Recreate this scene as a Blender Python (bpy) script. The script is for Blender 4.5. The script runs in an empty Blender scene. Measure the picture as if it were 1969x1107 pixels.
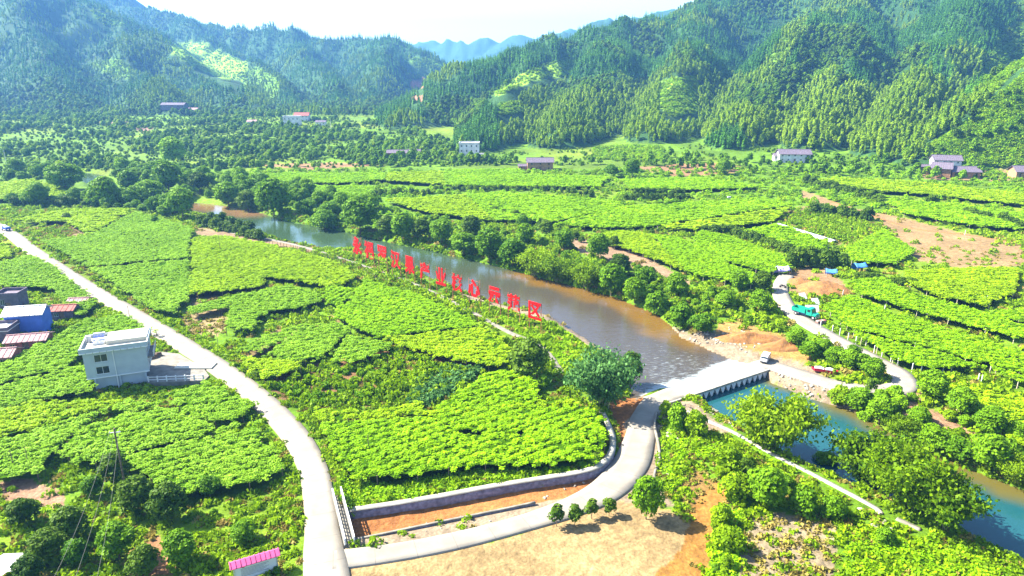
import bpy, bmesh, math, random
import numpy as np
from mathutils import Vector, Matrix

R = math.radians
rng = np.random.default_rng(7)
random.seed(7)
SC = bpy.context.scene
COL = SC.collection

# ------------------------------------------------------------------ camera, sky, sun, exposure
H_CAM, PITCH, FPX, CX, CY = 58.0, R(17.7), 1330.0, 984.5, 553.5
cam_d = bpy.data.cameras.new('camera')
cam_d.sensor_width = 36.0
cam_d.lens = 36.0 * FPX / 1969.0
cam_d.clip_start = 0.5
cam_d.clip_end = 20000
cam = bpy.data.objects.new('camera', cam_d)
cam.location = (0, 0, H_CAM)
cam.rotation_euler = (R(90) - PITCH, 0, 0)
COL.objects.link(cam)
SC.camera = cam

SUN_EL, SUN_AZ = R(43), math.atan2(-0.965, 0.26)      # azimuth measured from +Y towards +X
world = bpy.data.worlds.new('World')
SC.world = world
world.use_nodes = True
wn = world.node_tree.nodes
sky = wn.new('ShaderNodeTexSky')
sky.sky_type = 'NISHITA'
sky.sun_disc = False
sky.sun_elevation = SUN_EL
sky.sun_rotation = SUN_AZ
sky.air_density = 1.0
sky.dust_density = 1.2
sky.ozone_density = 2.0
bg = wn['Background']
bg.inputs['Strength'].default_value = 0.08
world.node_tree.links.new(sky.outputs[0], bg.inputs['Color'])

sd = bpy.data.lights.new('sun', 'SUN')
sd.energy = 5.0
sd.angle = R(0.5)
sd.color = (1.0, 0.93, 0.80)
sun = bpy.data.objects.new('sun', sd)
sv = Vector((math.sin(SUN_AZ) * math.cos(SUN_EL), math.cos(SUN_AZ) * math.cos(SUN_EL), math.sin(SUN_EL)))
sun.rotation_euler = sv.to_track_quat('Z', 'Y').to_euler()
sun.location = (0, 0, 200)
COL.objects.link(sun)

SC.view_settings.view_transform = 'Standard'
SC.view_settings.look = 'None'
SC.view_settings.gamma = 1.0
SC.view_settings.use_curve_mapping = False
SC.view_settings.exposure = 2.5
HAZE = 0.00015
SC.render.engine = 'CYCLES'
SC.cycles.max_bounces = 6
SC.cycles.diffuse_bounces = 2
SC.cycles.transmission_bounces = 3
SC.cycles.volume_bounces = 0

# ------------------------------------------------------------------ geometry helpers
cp, sp = math.cos(PITCH), math.sin(PITCH)

def G(px, py, z=0.0):
    """the place on the level z seen at a point of the photograph"""
    a, b = (px - CX) / FPX, (CY - py) / FPX
    t = (z - H_CAM) / (-sp + b * cp)
    return (a * t, (cp + b * sp) * t)

def GD(px, py, d):
    a, b = (px - CX) / FPX, (CY - py) / FPX
    return (a * d, (cp + b * sp) * d, H_CAM + (-sp + b * cp) * d)

def PX(x, y, z):
    d = y * cp - (z - H_CAM) * sp
    u = y * sp + (z - H_CAM) * cp
    return CX + FPX * x / d, CY - FPX * u / d, d

def poly(pts, z=0.0):
    return np.array([G(p[0], p[1], z) for p in pts])

def inside(P, pl):
    x, y = P[:, 0], P[:, 1]
    c = np.zeros(len(P), bool)
    n = len(pl)
    for i in range(n):
        x1, y1 = pl[i]; x2, y2 = pl[(i + 1) % n]
        if y1 == y2: continue
        m = (y1 > y) != (y2 > y)
        c ^= m & (x < (x2 - x1) * (y - y1) / (y2 - y1) + x1)
    return c

def dist_line(P, pl, closed=False):
    """distance to a polyline, with the arc parameter of the nearest point"""
    best = np.full(len(P), 1e9); par = np.zeros(len(P))
    n = len(pl); m = n if closed else n - 1
    for i in range(m):
        a = np.asarray(pl[i][:2]); b = np.asarray(pl[(i + 1) % n][:2])
        ab = b - a; L = ab @ ab + 1e-9
        t = np.clip(((P - a) @ ab) / L, 0, 1)
        q = P - a - t[:, None] * ab
        d = np.sqrt((q * q).sum(1))
        k = d < best
        best[k] = d[k]; par[k] = i + t[k]
    return best, par

def sdist(P, pl):
    d, _ = dist_line(P, pl, True)
    return np.where(inside(P, pl), -d, d)

def smooth(a, b, x):
    t = np.clip((x - a) / (b - a), 0, 1)
    return t * t * (3 - 2 * t)

_perm = np.random.default_rng(3).random((256, 256))
def vnoise(x, y):
    xi, yi = np.floor(x).astype(int), np.floor(y).astype(int)
    fx, fy = x - xi, y - yi
    fx = fx * fx * (3 - 2 * fx); fy = fy * fy * (3 - 2 * fy)
    g = lambda i, j: _perm[i & 255, j & 255]
    return (g(xi, yi) * (1 - fx) + g(xi + 1, yi) * fx) * (1 - fy) + (g(xi, yi + 1) * (1 - fx) + g(xi + 1, yi + 1) * fx) * fy

def fbm(x, y, o=4):
    s = 0; a = 1; t = 0
    for k in range(o):
        s = s + a * vnoise(x * 2 ** k + 17 * k, y * 2 ** k + 31 * k); t += a; a *= 0.5
    return s / t - 0.5

def catmull(pts, n=6):
    P = np.array(pts, float); out = []
    Q = np.vstack([2 * P[0] - P[1], P, 2 * P[-1] - P[-2]])
    for i in range(1, len(Q) - 2):
        for k in range(n):
            t = k / n
            out.append(0.5 * ((2 * Q[i]) + (-Q[i - 1] + Q[i + 1]) * t + (2 * Q[i - 1] - 5 * Q[i] + 4 * Q[i + 1] - Q[i + 2]) * t * t
                              + (-Q[i - 1] + 3 * Q[i] - 3 * Q[i + 1] + Q[i + 2]) * t ** 3))
    out.append(P[-1])
    return np.array(out)

def mesh_np(name, V, F, mats, smooth_shade=False):
    """F: (n,3) or (n,4) int array"""
    V = np.asarray(V, np.float32); F = np.asarray(F, np.int32)
    me = bpy.data.meshes.new(name)
    me.vertices.add(len(V)); me.vertices.foreach_set('co', V.ravel())
    k = F.shape[1]
    me.loops.add(F.size); me.loops.foreach_set('vertex_index', F.ravel())
    me.polygons.add(len(F)); me.polygons.foreach_set('loop_start', np.arange(0, F.size, k, dtype=np.int32))
    me.polygons.foreach_set('loop_total', np.full(len(F), k, np.int32))
    if smooth_shade: me.polygons.foreach_set('use_smooth', np.ones(len(F), bool))
    me.update(calc_edges=True)
    for m in (mats if isinstance(mats, (list, tuple)) else [mats]): me.materials.append(m)
    return me

def vcol(me, name, C):
    a = me.color_attributes.new(name, 'FLOAT_COLOR', 'POINT')
    C = np.asarray(C, np.float32)
    if C.shape[1] == 3: C = np.hstack([C, np.ones((len(C), 1), np.float32)])
    a.data.foreach_set('color', C.ravel())

def link(name, me, parent=None, loc=None, rotz=0.0, **props):
    o = bpy.data.objects.new(name, me)
    if loc is not None: o.location = loc
    if rotz: o.rotation_euler = (0, 0, rotz)
    if parent is not None: o.parent = parent
    COL.objects.link(o)
    for k, v in props.items():
        if v: o[k] = v
    return o

def thing(name, label, category, loc=(0, 0, 0), rotz=0.0, group=None):
    return link(name, None, None, loc, rotz, label=label, category=category, group=group)

def copy_tree(o, loc, rotz, scale, label, group=None):
    c = o.copy(); COL.objects.link(c)
    c.location = loc; c.rotation_euler = (0, 0, rotz); c.scale = scale
    c['label'] = label
    if group: c['group'] = group
    elif 'group' in c: del c['group']
    for ch in o.children:
        d = ch.copy(); COL.objects.link(d); d.parent = c
        for g in ch.children:
            e = g.copy(); COL.objects.link(e); e.parent = d
    return c

_o = ['first', 'second', 'third', 'fourth', 'fifth', 'sixth', 'seventh', 'eighth', 'ninth', 'tenth', 'eleventh', 'twelfth', 'thirteenth', 'fourteenth', 'fifteenth', 'sixteenth', 'seventeenth', 'eighteenth', 'nineteenth']
def ordinal(n):
    if n < 20: return _o[n - 1]
    t, u = divmod(n, 10); w = {2: 'twent', 3: 'thirt', 4: 'fort', 5: 'fift'}[t]
    return w + 'ieth' if u == 0 else w + 'y-' + _o[u - 1]

class MB:
    """collects boxes, bars, prisms into one mesh"""
    def __init__(s): s.v = []; s.f = []; s.mi = []
    def add(s, vs, fs, mi=0):
        n = len(s.v); s.v += [tuple(v) for v in vs]
        s.f += [tuple(n + i for i in f) for f in fs]; s.mi += [mi] * len(fs); return s
    def box(s, x0, x1, y0, y1, z0, z1, mi=0):
        return s.add([(x0, y0, z0), (x1, y0, z0), (x1, y1, z0), (x0, y1, z0), (x0, y0, z1), (x1, y0, z1), (x1, y1, z1), (x0, y1, z1)],
                     [(0, 3, 2, 1), (4, 5, 6, 7), (0, 1, 5, 4), (1, 2, 6, 5), (2, 3, 7, 6), (3, 0, 4, 7)], mi)
    def cyl(s, p, q, r, r2=None, n=8, mi=0):
        p, q = Vector(p), Vector(q); d = (q - p).normalized()
        a = d.orthogonal().normalized(); b = d.cross(a)
        r2 = r if r2 is None else r2
        vs = []
        for c, rr in ((p, r), (q, r2)):
            for k in range(n):
                t = 2 * math.pi * k / n
                vs.append(c + rr * (math.cos(t) * a + math.sin(t) * b))
        fs = [(k, (k + 1) % n, n + (k + 1) % n, n + k) for k in range(n)] + [tuple(range(n - 1, -1, -1)), tuple(range(n, 2 * n))]
        return s.add(vs, fs, mi)
    def prism(s, prof, y0, y1, mi=0):
        """profile in x,z extruded along y"""
        n = len(prof)
        vs = [(x, y0, z) for x, z in prof] + [(x, y1, z) for x, z in prof]
        fs = [(k, (k + 1) % n, n + (k + 1) % n, n + k) for k in range(n)] + [tuple(range(n - 1, -1, -1)), tuple(range(n, 2 * n))]
        return s.add(vs, fs, mi)
    def mesh(s, name, mats, bevel=0.0):
        me = bpy.data.meshes.new(name)
        me.from_pydata(s.v, [], s.f)
        for m in (mats if isinstance(mats, (list, tuple)) else [mats]): me.materials.append(m)
        me.polygons.foreach_set('material_index', s.mi)
        bm = bmesh.new(); bm.from_mesh(me)
        bmesh.ops.recalc_face_normals(bm, faces=bm.faces)
        if bevel: bmesh.ops.bevel(bm, geom=bm.edges[:], offset=bevel, segments=2, affect='EDGES', clamp_overlap=True)
        bm.to_mesh(me); bm.free(); me.update()
        return me
    def build(s, name, mats, parent=None, bevel=0.0, **kw):
        return link(name, s.mesh(name, mats, bevel), parent, **kw)

# ------------------------------------------------------------------ materials
def mat(name, color, rough=0.8, var=0.25, scale=1.0, bump=0.0, bscale=None, metallic=0.0, spec=0.3, col2=None, detail=4.0):
    m = bpy.data.materials.new(name); m.use_nodes = True
    nt = m.node_tree; N = nt.nodes; L = nt.links
    b = N['Principled BSDF']
    b.inputs['Roughness'].default_value = rough
    b.inputs['Metallic'].default_value = metallic
    b.inputs['Specular IOR Level'].default_value = spec
    tc = N.new('ShaderNodeTexCoord')
    nz = N.new('ShaderNodeTexNoise'); nz.inputs['Scale'].default_value = scale; nz.inputs['Detail'].default_value = detail
    L.new(tc.outputs['Object'], nz.inputs['Vector'])
    mx = N.new('ShaderNodeMix'); mx.data_type = 'RGBA'
    c = np.array(color); d = np.array(col2) if col2 is not None else c * (1 - var)
    mx.inputs[6].default_value = (*d, 1); mx.inputs[7].default_value = (*np.minimum(c * (1 + (var * 0.4 if col2 is None else 0)), 1), 1)
    mr = N.new('ShaderNodeMapRange'); mr.inputs[1].default_value = 0.33; mr.inputs[2].default_value = 0.67
    L.new(nz.outputs[0], mr.inputs[0]); L.new(mr.outputs[0], mx.inputs[0])
    L.new(mx.outputs[2], b.inputs['Base Color'])
    if bump:
        n2 = N.new('ShaderNodeTexNoise'); n2.inputs['Scale'].default_value = bscale or scale * 4; n2.inputs['Detail'].default_value = 6
        L.new(tc.outputs['Object'], n2.inputs['Vector'])
        bp = N.new('ShaderNodeBump'); bp.inputs['Strength'].default_value = 1.0; bp.inputs['Distance'].default_value = bump
        L.new(n2.outputs[0], bp.inputs['Height']); L.new(bp.outputs[0], b.inputs['Normal'])
    return m

def leaf_mat(name, ca, cb, transl=0.3, rough=0.55, patch=0.02):
    """leaf colour runs from ca to cb per plant, in drifts across the land, and a little from leaf to leaf"""
    m = bpy.data.materials.new(name); m.use_nodes = True
    nt = m.node_tree; N = nt.nodes; L = nt.links
    b = N['Principled BSDF']; out = N['Material Output']
    b.inputs['Roughness'].default_value = rough
    b.inputs['Specular IOR Level'].default_value = 0.06
    oi = N.new('ShaderNodeObjectInfo')
    nz = N.new('ShaderNodeTexNoise'); nz.inputs['Scale'].default_value = patch; nz.inputs['Detail'].default_value = 3
    L.new(oi.outputs['Location'], nz.inputs['Vector'])
    ge = N.new('ShaderNodeNewGeometry')
    n2 = N.new('ShaderNodeTexNoise'); n2.inputs['Scale'].default_value = 0.9; n2.inputs['Detail'].default_value = 3
    L.new(ge.outputs['Position'], n2.inputs['Vector'])
    def math_(op, a, b_):
        q = N.new('ShaderNodeMath'); q.operation = op
        for i, v in enumerate((a, b_)):
            if isinstance(v, (int, float)): q.inputs[i].default_value = v
            else: L.new(v, q.inputs[i])
        return q.outputs[0]
    s = math_('MULTIPLY', oi.outputs['Random'], 0.45)
    s = math_('ADD', s, math_('MULTIPLY', math_('SUBTRACT', nz.outputs[0], 0.3), 1.0))
    s = math_('ADD', s, math_('MULTIPLY', math_('SUBTRACT', n2.outputs[0], 0.45), 0.9))
    s = math_('ADD', s, math_('MULTIPLY', math_('SUBTRACT', ge.outputs['Random Per Island'], 0.5), 0.35))
    cl = N.new('ShaderNodeClamp'); L.new(s, cl.inputs[0])
    mx = N.new('ShaderNodeMix'); mx.data_type = 'RGBA'
    mx.inputs[6].default_value = (*ca, 1); mx.inputs[7].default_value = (*cb, 1)
    L.new(cl.outputs[0], mx.inputs[0]); L.new(mx.outputs[2], b.inputs['Base Color'])
    tr = N.new('ShaderNodeBsdfTranslucent'); L.new(mx.outputs[2], tr.inputs[0])
    ms = N.new('ShaderNodeMixShader'); ms.inputs[0].default_value = transl
    L.new(b.outputs[0], ms.inputs[1]); L.new(tr.outputs[0], ms.inputs[2]); L.new(ms.outputs[0], out.inputs[0])
    return m

M = {}
M['concrete'] = mat('concrete', (0.17, 0.155, 0.13), 0.85, 0.18, 0.6, 0.01, 8)
M['pale_concrete'] = mat('pale_concrete', (0.165, 0.152, 0.122), 0.85, 0.35, 0.8, 0.01, 8)
M['fresh_concrete'] = mat('fresh_concrete', (0.29, 0.272, 0.225), 0.85, 0.28, 0.5, 0.01, 8)
M['stone_wall'] = mat('stone_wall', (0.20, 0.17, 0.20), 0.9, 0.45, 1.6, 0.12, 2.5)
M['white_paint'] = mat('white_paint', (0.55, 0.56, 0.55), 0.6, 0.08, 0.7)
M['render_wall'] = mat('render_wall', (0.32, 0.36, 0.38), 0.85, 0.10, 0.5, 0.01, 6)
M['dirty_white'] = mat('dirty_white', (0.56, 0.55, 0.54), 0.8, 0.25, 0.5)
M['roof_slab'] = mat('roof_slab', (0.40, 0.39, 0.32), 0.85, 0.15, 0.7)
M['tile_grey'] = mat('tile_grey', (0.115, 0.095, 0.125), 0.8, 0.3, 1.5)
M['tile_pink'] = mat('tile_pink', (0.33, 0.19, 0.19), 0.8, 0.45, 2.0)
M['mud_brick'] = mat('mud_brick', (0.30, 0.17, 0.09), 0.9, 0.3, 1.0)
M['red_brick'] = mat('red_brick', (0.30, 0.10, 0.08), 0.9, 0.3, 1.2)
M['blue_wall'] = mat('blue_wall', (0.07, 0.15, 0.50), 0.8, 0.15, 0.6)
M['glass'] = mat('glass', (0.02, 0.03, 0.035), 0.12, 0.3, 0.5, spec=0.6)
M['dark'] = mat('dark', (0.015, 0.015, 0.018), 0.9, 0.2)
M['wood'] = mat('wood', (0.16, 0.11, 0.07), 0.85, 0.35, 3.0)
M['pale_wood'] = mat('pale_wood', (0.42, 0.36, 0.27), 0.85, 0.3, 3.0)
M['rust'] = mat('rust', (0.30, 0.10, 0.05), 0.8, 0.4, 2.0)
M['red_sign'] = mat('red_sign', (0.40, 0.002, 0.002), 0.45, 0.12, 0.6)
M['pink_roof'] = mat('pink_roof', (0.52, 0.07, 0.19), 0.6, 0.15, 1.5)
M['blue_tarp'] = mat('blue_tarp', (0.06, 0.20, 0.62), 0.45, 0.3, 1.2, 0.05, 2)
M['violet_tarp'] = mat('violet_tarp', (0.50, 0.42, 0.85), 0.5, 0.5, 0.8, 0.05, 2)
M['plastic'] = mat('plastic', (0.52, 0.60, 0.70), 0.3, 0.25, 0.8, 0.05, 2)
M['teal_paint'] = mat('teal_paint', (0.01, 0.26, 0.17), 0.4, 0.2, 1.5)
M['blue_paint'] = mat('blue_paint', (0.03, 0.07, 0.35), 0.4, 0.2, 1.5)
M['red_paint'] = mat('red_paint', (0.60, 0.02, 0.05), 0.4, 0.2, 1.5)
M['van_paint'] = mat('van_paint', (0.50, 0.51, 0.52), 0.3, 0.05, 1.0)
M['rubber'] = mat('rubber', (0.02, 0.02, 0.02), 0.85, 0.2)
M['steel'] = mat('steel', (0.50, 0.50, 0.50), 0.45, 0.15, 2.0, metallic=0.6)
M['bark'] = mat('bark', (0.12, 0.09, 0.06), 0.9, 0.4, 3.0)
M['bamboo_stem'] = mat('bamboo_stem', (0.30, 0.30, 0.14), 0.7, 0.3, 2.0)
M['sandpile'] = mat('sandpile', (0.26, 0.115, 0.030), 0.95, 0.4, 0.7, 0.2, 1.5, col2=(0.14, 0.070, 0.025))
M['boulder'] = mat('boulder', (0.28, 0.25, 0.20), 0.9, 0.35, 1.5, 0.05, 5)
M['cable'] = mat('cable', (0.10, 0.10, 0.09), 0.6, 0.1)
M['lf_bamboo'] = leaf_mat('lf_bamboo', (0.05, 0.12, 0.002), (0.25, 0.38, 0.005), 0.4)
M['lf_bamboo_hill'] = leaf_mat('lf_bamboo_hill', (0.07, 0.165, 0.004), (0.27, 0.4, 0.01), 0.4, patch=0.008)
M['lf_broad'] = leaf_mat('lf_broad', (0.038, 0.115, 0.003), (0.19, 0.35, 0.007), 0.35)
M['lf_dark'] = leaf_mat('lf_dark', (0.025, 0.066, 0.005), (0.11, 0.19, 0.009), 0.3)
M['lf_conifer'] = leaf_mat('lf_conifer', (0.01, 0.075, 0.01), (0.12, 0.3, 0.012), 0.25, patch=0.012)
M['lf_vine'] = leaf_mat('lf_vine', (0.135, 0.29, 0.002), (0.31, 0.53, 0.005), 0.4, patch=0.05)
M['lf_vine_pale'] = leaf_mat('lf_vine_pale', (0.13, 0.27, 0.008), (0.3, 0.5, 0.028), 0.4, patch=0.05)
M['lf_weed'] = leaf_mat('lf_weed', (0.08, 0.17, 0.002), (0.26, 0.4, 0.005), 0.4, patch=0.04)
M['lf_dry'] = leaf_mat('lf_dry', (0.12, 0.11, 0.015), (0.34, 0.27, 0.07), 0.3, patch=0.04)
M['lf_blue'] = leaf_mat('lf_blue', (0.035, 0.105, 0.025), (0.12, 0.26, 0.06), 0.35, patch=0.04)
M['lf_vine_yellow'] = leaf_mat('lf_vine_yellow', (0.165, 0.29, 0.002), (0.35, 0.51, 0.006), 0.4, patch=0.05)
M['canopy'] = mat('canopy', (0.040, 0.095, 0.002), 0.9, 0.4, 1.3, 0.25, 2.0, spec=0.0, col2=(0.014, 0.040, 0.002))  # foliage sheet under the leaves, colour darkened to stand for shade between rows

def ground_mat():
    m = bpy.data.materials.new('ground'); m.use_nodes = True
    nt = m.node_tree; N = nt.nodes; L = nt.links
    b = N['Principled BSDF']; b.inputs['Roughness'].default_value = 0.95; b.inputs['Specular IOR Level'].default_value = 0.1
    at = N.new('ShaderNodeAttribute'); at.attribute_name = 'Col'
    ge = N.new('ShaderNodeNewGeometry')
    prev = at.outputs['Color']
    for sc_, lo, hi, dt in ((0.08, 0.8, 1.18, 3), (0.7, 0.74, 1.2, 5), (3.0, 0.75, 1.2, 4)):
        nz = N.new('ShaderNodeTexNoise'); nz.inputs['Scale'].default_value = sc_; nz.inputs['Detail'].default_value = dt
        L.new(ge.outputs['Position'], nz.inputs['Vector'])
        mr = N.new('ShaderNodeMapRange'); mr.inputs[1].default_value = 0.32; mr.inputs[2].default_value = 0.68
        mr.inputs[3].default_value = lo; mr.inputs[4].default_value = hi
        L.new(nz.outputs[0], mr.inputs[0])
        mu = N.new('ShaderNodeVectorMath'); mu.operation = 'SCALE'
        L.new(prev, mu.inputs[0]); L.new(mr.outputs[0], mu.inputs['Scale']); prev = mu.outputs[0]
    # tyre arcs pressed into the dry ploughed plot
    mpn = N.new('ShaderNodeMapping'); mpn.inputs['Location'].default_value = (-30.0, -48.0, 0); L.new(ge.outputs['Position'], mpn.inputs[0])
    wv = N.new('ShaderNodeTexWave'); wv.wave_type = 'RINGS'; wv.rings_direction = 'Z'; wv.inputs['Scale'].default_value = 0.30; wv.inputs['Distortion'].default_value = 9.0; wv.inputs['Detail'].default_value = 2; wv.inputs['Detail Scale'].default_value = 0.3
    L.new(mpn.outputs[0], wv.inputs['Vector'])
    sxc = N.new('ShaderNodeSeparateColor'); L.new(at.outputs['Color'], sxc.inputs[0])
    mk = N.new('ShaderNodeMapRange'); mk.inputs[1].default_value = 0.15; mk.inputs[2].default_value = 0.19; mk.inputs[4].default_value = 0.10; L.new(sxc.outputs[0], mk.inputs[0])
    sb = N.new('ShaderNodeMath'); sb.operation = 'MULTIPLY'; L.new(wv.outputs['Fac'], sb.inputs[0]); L.new(mk.outputs[0], sb.inputs[1])
    s1 = N.new('ShaderNodeMath'); s1.operation = 'SUBTRACT'; s1.inputs[0].default_value = 1.05; L.new(sb.outputs[0], s1.inputs[1])
    mu = N.new('ShaderNodeVectorMath'); mu.operation = 'SCALE'; L.new(prev, mu.inputs[0]); L.new(s1.outputs[0], mu.inputs['Scale']); prev = mu.outputs[0]
    L.new(prev, b.inputs['Base Color'])
    n2 = N.new('ShaderNodeTexNoise'); n2.inputs['Scale'].default_value = 1.6; n2.inputs['Detail'].default_value = 8
    L.new(ge.outputs['Position'], n2.inputs['Vector'])
    bp = N.new('ShaderNodeBump'); bp.inputs['Distance'].default_value = 0.25; bp.inputs['Strength'].default_value = 0.8
    L.new(n2.outputs[0], bp.inputs['Height']); L.new(bp.outputs[0], b.inputs['Normal'])
    return m
M['ground'] = ground_mat()

def water_mat():
    m = bpy.data.materials.new('water'); m.use_nodes = True
    nt = m.node_tree; N = nt.nodes; L = nt.links
    b = N['Principled BSDF']; b.inputs['IOR'].default_value = 1.33
    b.inputs['Specular IOR Level'].default_value = 0.5
    at = N.new('ShaderNodeAttribute'); at.attribute_name = 'Col'
    fo = N.new('ShaderNodeAttribute'); fo.attribute_name = 'Foam'
    ge = N.new('ShaderNodeNewGeometry')
    nz = N.new('ShaderNodeTexNoise'); nz.inputs['Scale'].default_value = 1.4; nz.inputs['Detail'].default_value = 6; nz.inputs['Roughness'].default_value = 0.7
    mp = N.new('ShaderNodeMapping'); mp.inputs['Scale'].default_value = (0.5, 1.5, 1); mp.inputs['Rotation'].default_value = (0, 0, R(35))
    L.new(ge.outputs['Position'], mp.inputs[0]); L.new(mp.outputs[0], nz.inputs['Vector'])
    th = N.new('ShaderNodeMath'); th.operation = 'ADD'; L.new(nz.outputs[0], th.inputs[0]); L.new(fo.outputs['Fac'], th.inputs[1])
    mr = N.new('ShaderNodeMapRange'); mr.inputs[1].default_value = 0.93; mr.inputs[2].default_value = 1.20
    L.new(th.outputs[0], mr.inputs[0])
    mx = N.new('ShaderNodeMix'); mx.data_type = 'RGBA'; mx.inputs[7].default_value = (0.30, 0.35, 0.36, 1)
    L.new(mr.outputs[0], mx.inputs[0]); L.new(at.outputs['Color'], mx.inputs[6]); L.new(mx.outputs[2], b.inputs['Base Color'])
    rr = N.new('ShaderNodeMapRange'); rr.inputs[3].default_value = 0.06; rr.inputs[4].default_value = 0.6
    L.new(mr.outputs[0], rr.inputs[0]); L.new(rr.outputs[0], b.inputs['Roughness'])
    n2 = N.new('ShaderNodeTexNoise'); n2.inputs['Scale'].default_value = 1.0; n2.inputs['Detail'].default_value = 4
    L.new(mp.outputs[0], n2.inputs['Vector'])
    bp = N.new('ShaderNodeBump'); bp.inputs['Distance'].default_value = 0.03; bp.inputs['Strength'].default_value = 1.0
    bm_ = N.new('ShaderNodeMath'); bm_.operation = 'MULTIPLY_ADD'; L.new(fo.outputs['Fac'], bm_.inputs[0]); bm_.inputs[1].default_value = 0.35; bm_.inputs[2].default_value = 0.02
    L.new(bm_.outputs[0], bp.inputs['Distance'])
    L.new(n2.outputs[0], bp.inputs['Height']); L.new(bp.outputs[0], b.inputs['Normal'])
    return m
M['water'] = water_mat()

def road_mat():
    m = mat('road_concrete', (0.205, 0.185, 0.150), 0.85, 0.2, 0.35, 0.008, 10)
    nt = m.node_tree; N = nt.nodes; L = nt.links; b = N['Principled BSDF']
    src = b.inputs['Base Color'].links[0].from_socket
    uv = N.new('ShaderNodeUVMap'); uv.uv_map = 'UVMap'
    sx = N.new('ShaderNodeSeparateXYZ'); L.new(uv.outputs[0], sx.inputs[0])
    fr = N.new('ShaderNodeMath'); fr.operation = 'FRACT'; dv = N.new('ShaderNodeMath'); dv.operation = 'DIVIDE'; dv.inputs[1].default_value = 5.0
    L.new(sx.outputs[0], dv.inputs[0]); L.new(dv.outputs[0], fr.inputs[0])
    lt = N.new('ShaderNodeMath'); lt.operation = 'LESS_THAN'; lt.inputs[1].default_value = 0.016; L.new(fr.outputs[0], lt.inputs[0])
    # wheel wear: two paler tracks along the road, dusty edges
    ab = N.new('ShaderNodeMath'); ab.operation = 'ABSOLUTE'; L.new(sx.outputs[1], ab.inputs[0])
    ed = N.new('ShaderNodeMapRange'); ed.inputs[1].default_value = 0.78; ed.inputs[2].default_value = 1.0; ed.inputs[4].default_value = 0.55
    L.new(ab.outputs[0], ed.inputs[0])
    nz = N.new('ShaderNodeTexNoise'); nz.inputs['Scale'].default_value = 1.3
    ge = N.new('ShaderNodeNewGeometry'); L.new(ge.outputs['Position'], nz.inputs['Vector'])
    em = N.new('ShaderNodeMath'); em.operation = 'MULTIPLY'; L.new(ed.outputs[0], em.inputs[0]); L.new(nz.outputs[0], em.inputs[1])
    m1 = N.new('ShaderNodeMix'); m1.data_type = 'RGBA'; m1.inputs[7].default_value = (0.20, 0.15, 0.08, 1)
    L.new(em.outputs[0], m1.inputs[0]); L.new(src, m1.inputs[6])
    ml = N.new('ShaderNodeMath'); ml.operation = 'MULTIPLY'; ml.inputs[1].default_value = 0.75; L.new(lt.outputs[0], ml.inputs[0])
    m2 = N.new('ShaderNodeMix'); m2.data_type = 'RGBA'; m2.inputs[7].default_value = (0.12, 0.10, 0.08, 1)
    L.new(ml.outputs[0], m2.inputs[0]); L.new(m1.outputs[2], m2.inputs[6]); L.new(m2.outputs[2], b.inputs['Base Color'])
    return m
M['road'] = road_mat()
M['lane'] = M['road'].copy(); M['lane'].name = 'lane_concrete'
for n_ in M['lane'].node_tree.nodes:
    if n_.type == 'MIX' and not n_.inputs[7].is_linked and abs(n_.inputs[7].default_value[0] - min(.17 * 1.12, 1)) < .01:
        n_.inputs[6].default_value = (.18, .165, .135, 1); n_.inputs[7].default_value = (.25, .235, .195, 1)

# ------------------------------------------------------------------ layout of the valley
WUP, WDN = -1.6, -2.2           # water levels above and below the ford
river_up = poly([(150, 330), (195, 336), (208, 345), (228, 362), (262, 376), (320, 385), (400, 392), (480, 404), (560, 428), (640, 442), (700, 455), (760, 470),
                 (830, 483), (950, 512), (1090, 548), (1180, 572), (1262, 606), (1290, 632), (1304, 649), (1342, 666), (1397, 691), (1436, 702), (1440, 714), (1400, 724), (1320, 748), (1256, 772),
                 (1215, 765), (1222, 735), (1200, 700), (1165, 672), (1110, 640), (1060, 606), (1000, 594), (900, 568), (810, 524), (740, 498), (690, 482),
                 (640, 482), (560, 470), (500, 448), (440, 424), (385, 414), (300, 402), (235, 388), (190, 372), (165, 350), (120, 338)], WUP)
river_dn = poly([(1330, 758), (1470, 716), (1510, 730), (1570, 757), (1640, 795), (1700, 828), (1800, 875), (1880, 912), (1990, 955), (2400, 1100),
                 (2400, 1500), (2000, 1098), (1900, 1052), (1800, 1000), (1680, 950), (1590, 915), (1500, 870), (1430, 825), (1385, 800)], WDN)
channel = poly([(672, 1000), (760, 985), (860, 967), (950, 950), (1050, 935), (1130, 921), (1172, 903), (1193, 872), (1192, 840), (1180, 810), (1172, 785), (1205, 760),
                (1228, 752), (1232, 768), (1205, 800), (1212, 835), (1220, 868), (1205, 905), (1155, 940), (1080, 958), (950, 985), (800, 1013), (680, 1040)], -.8)

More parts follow.
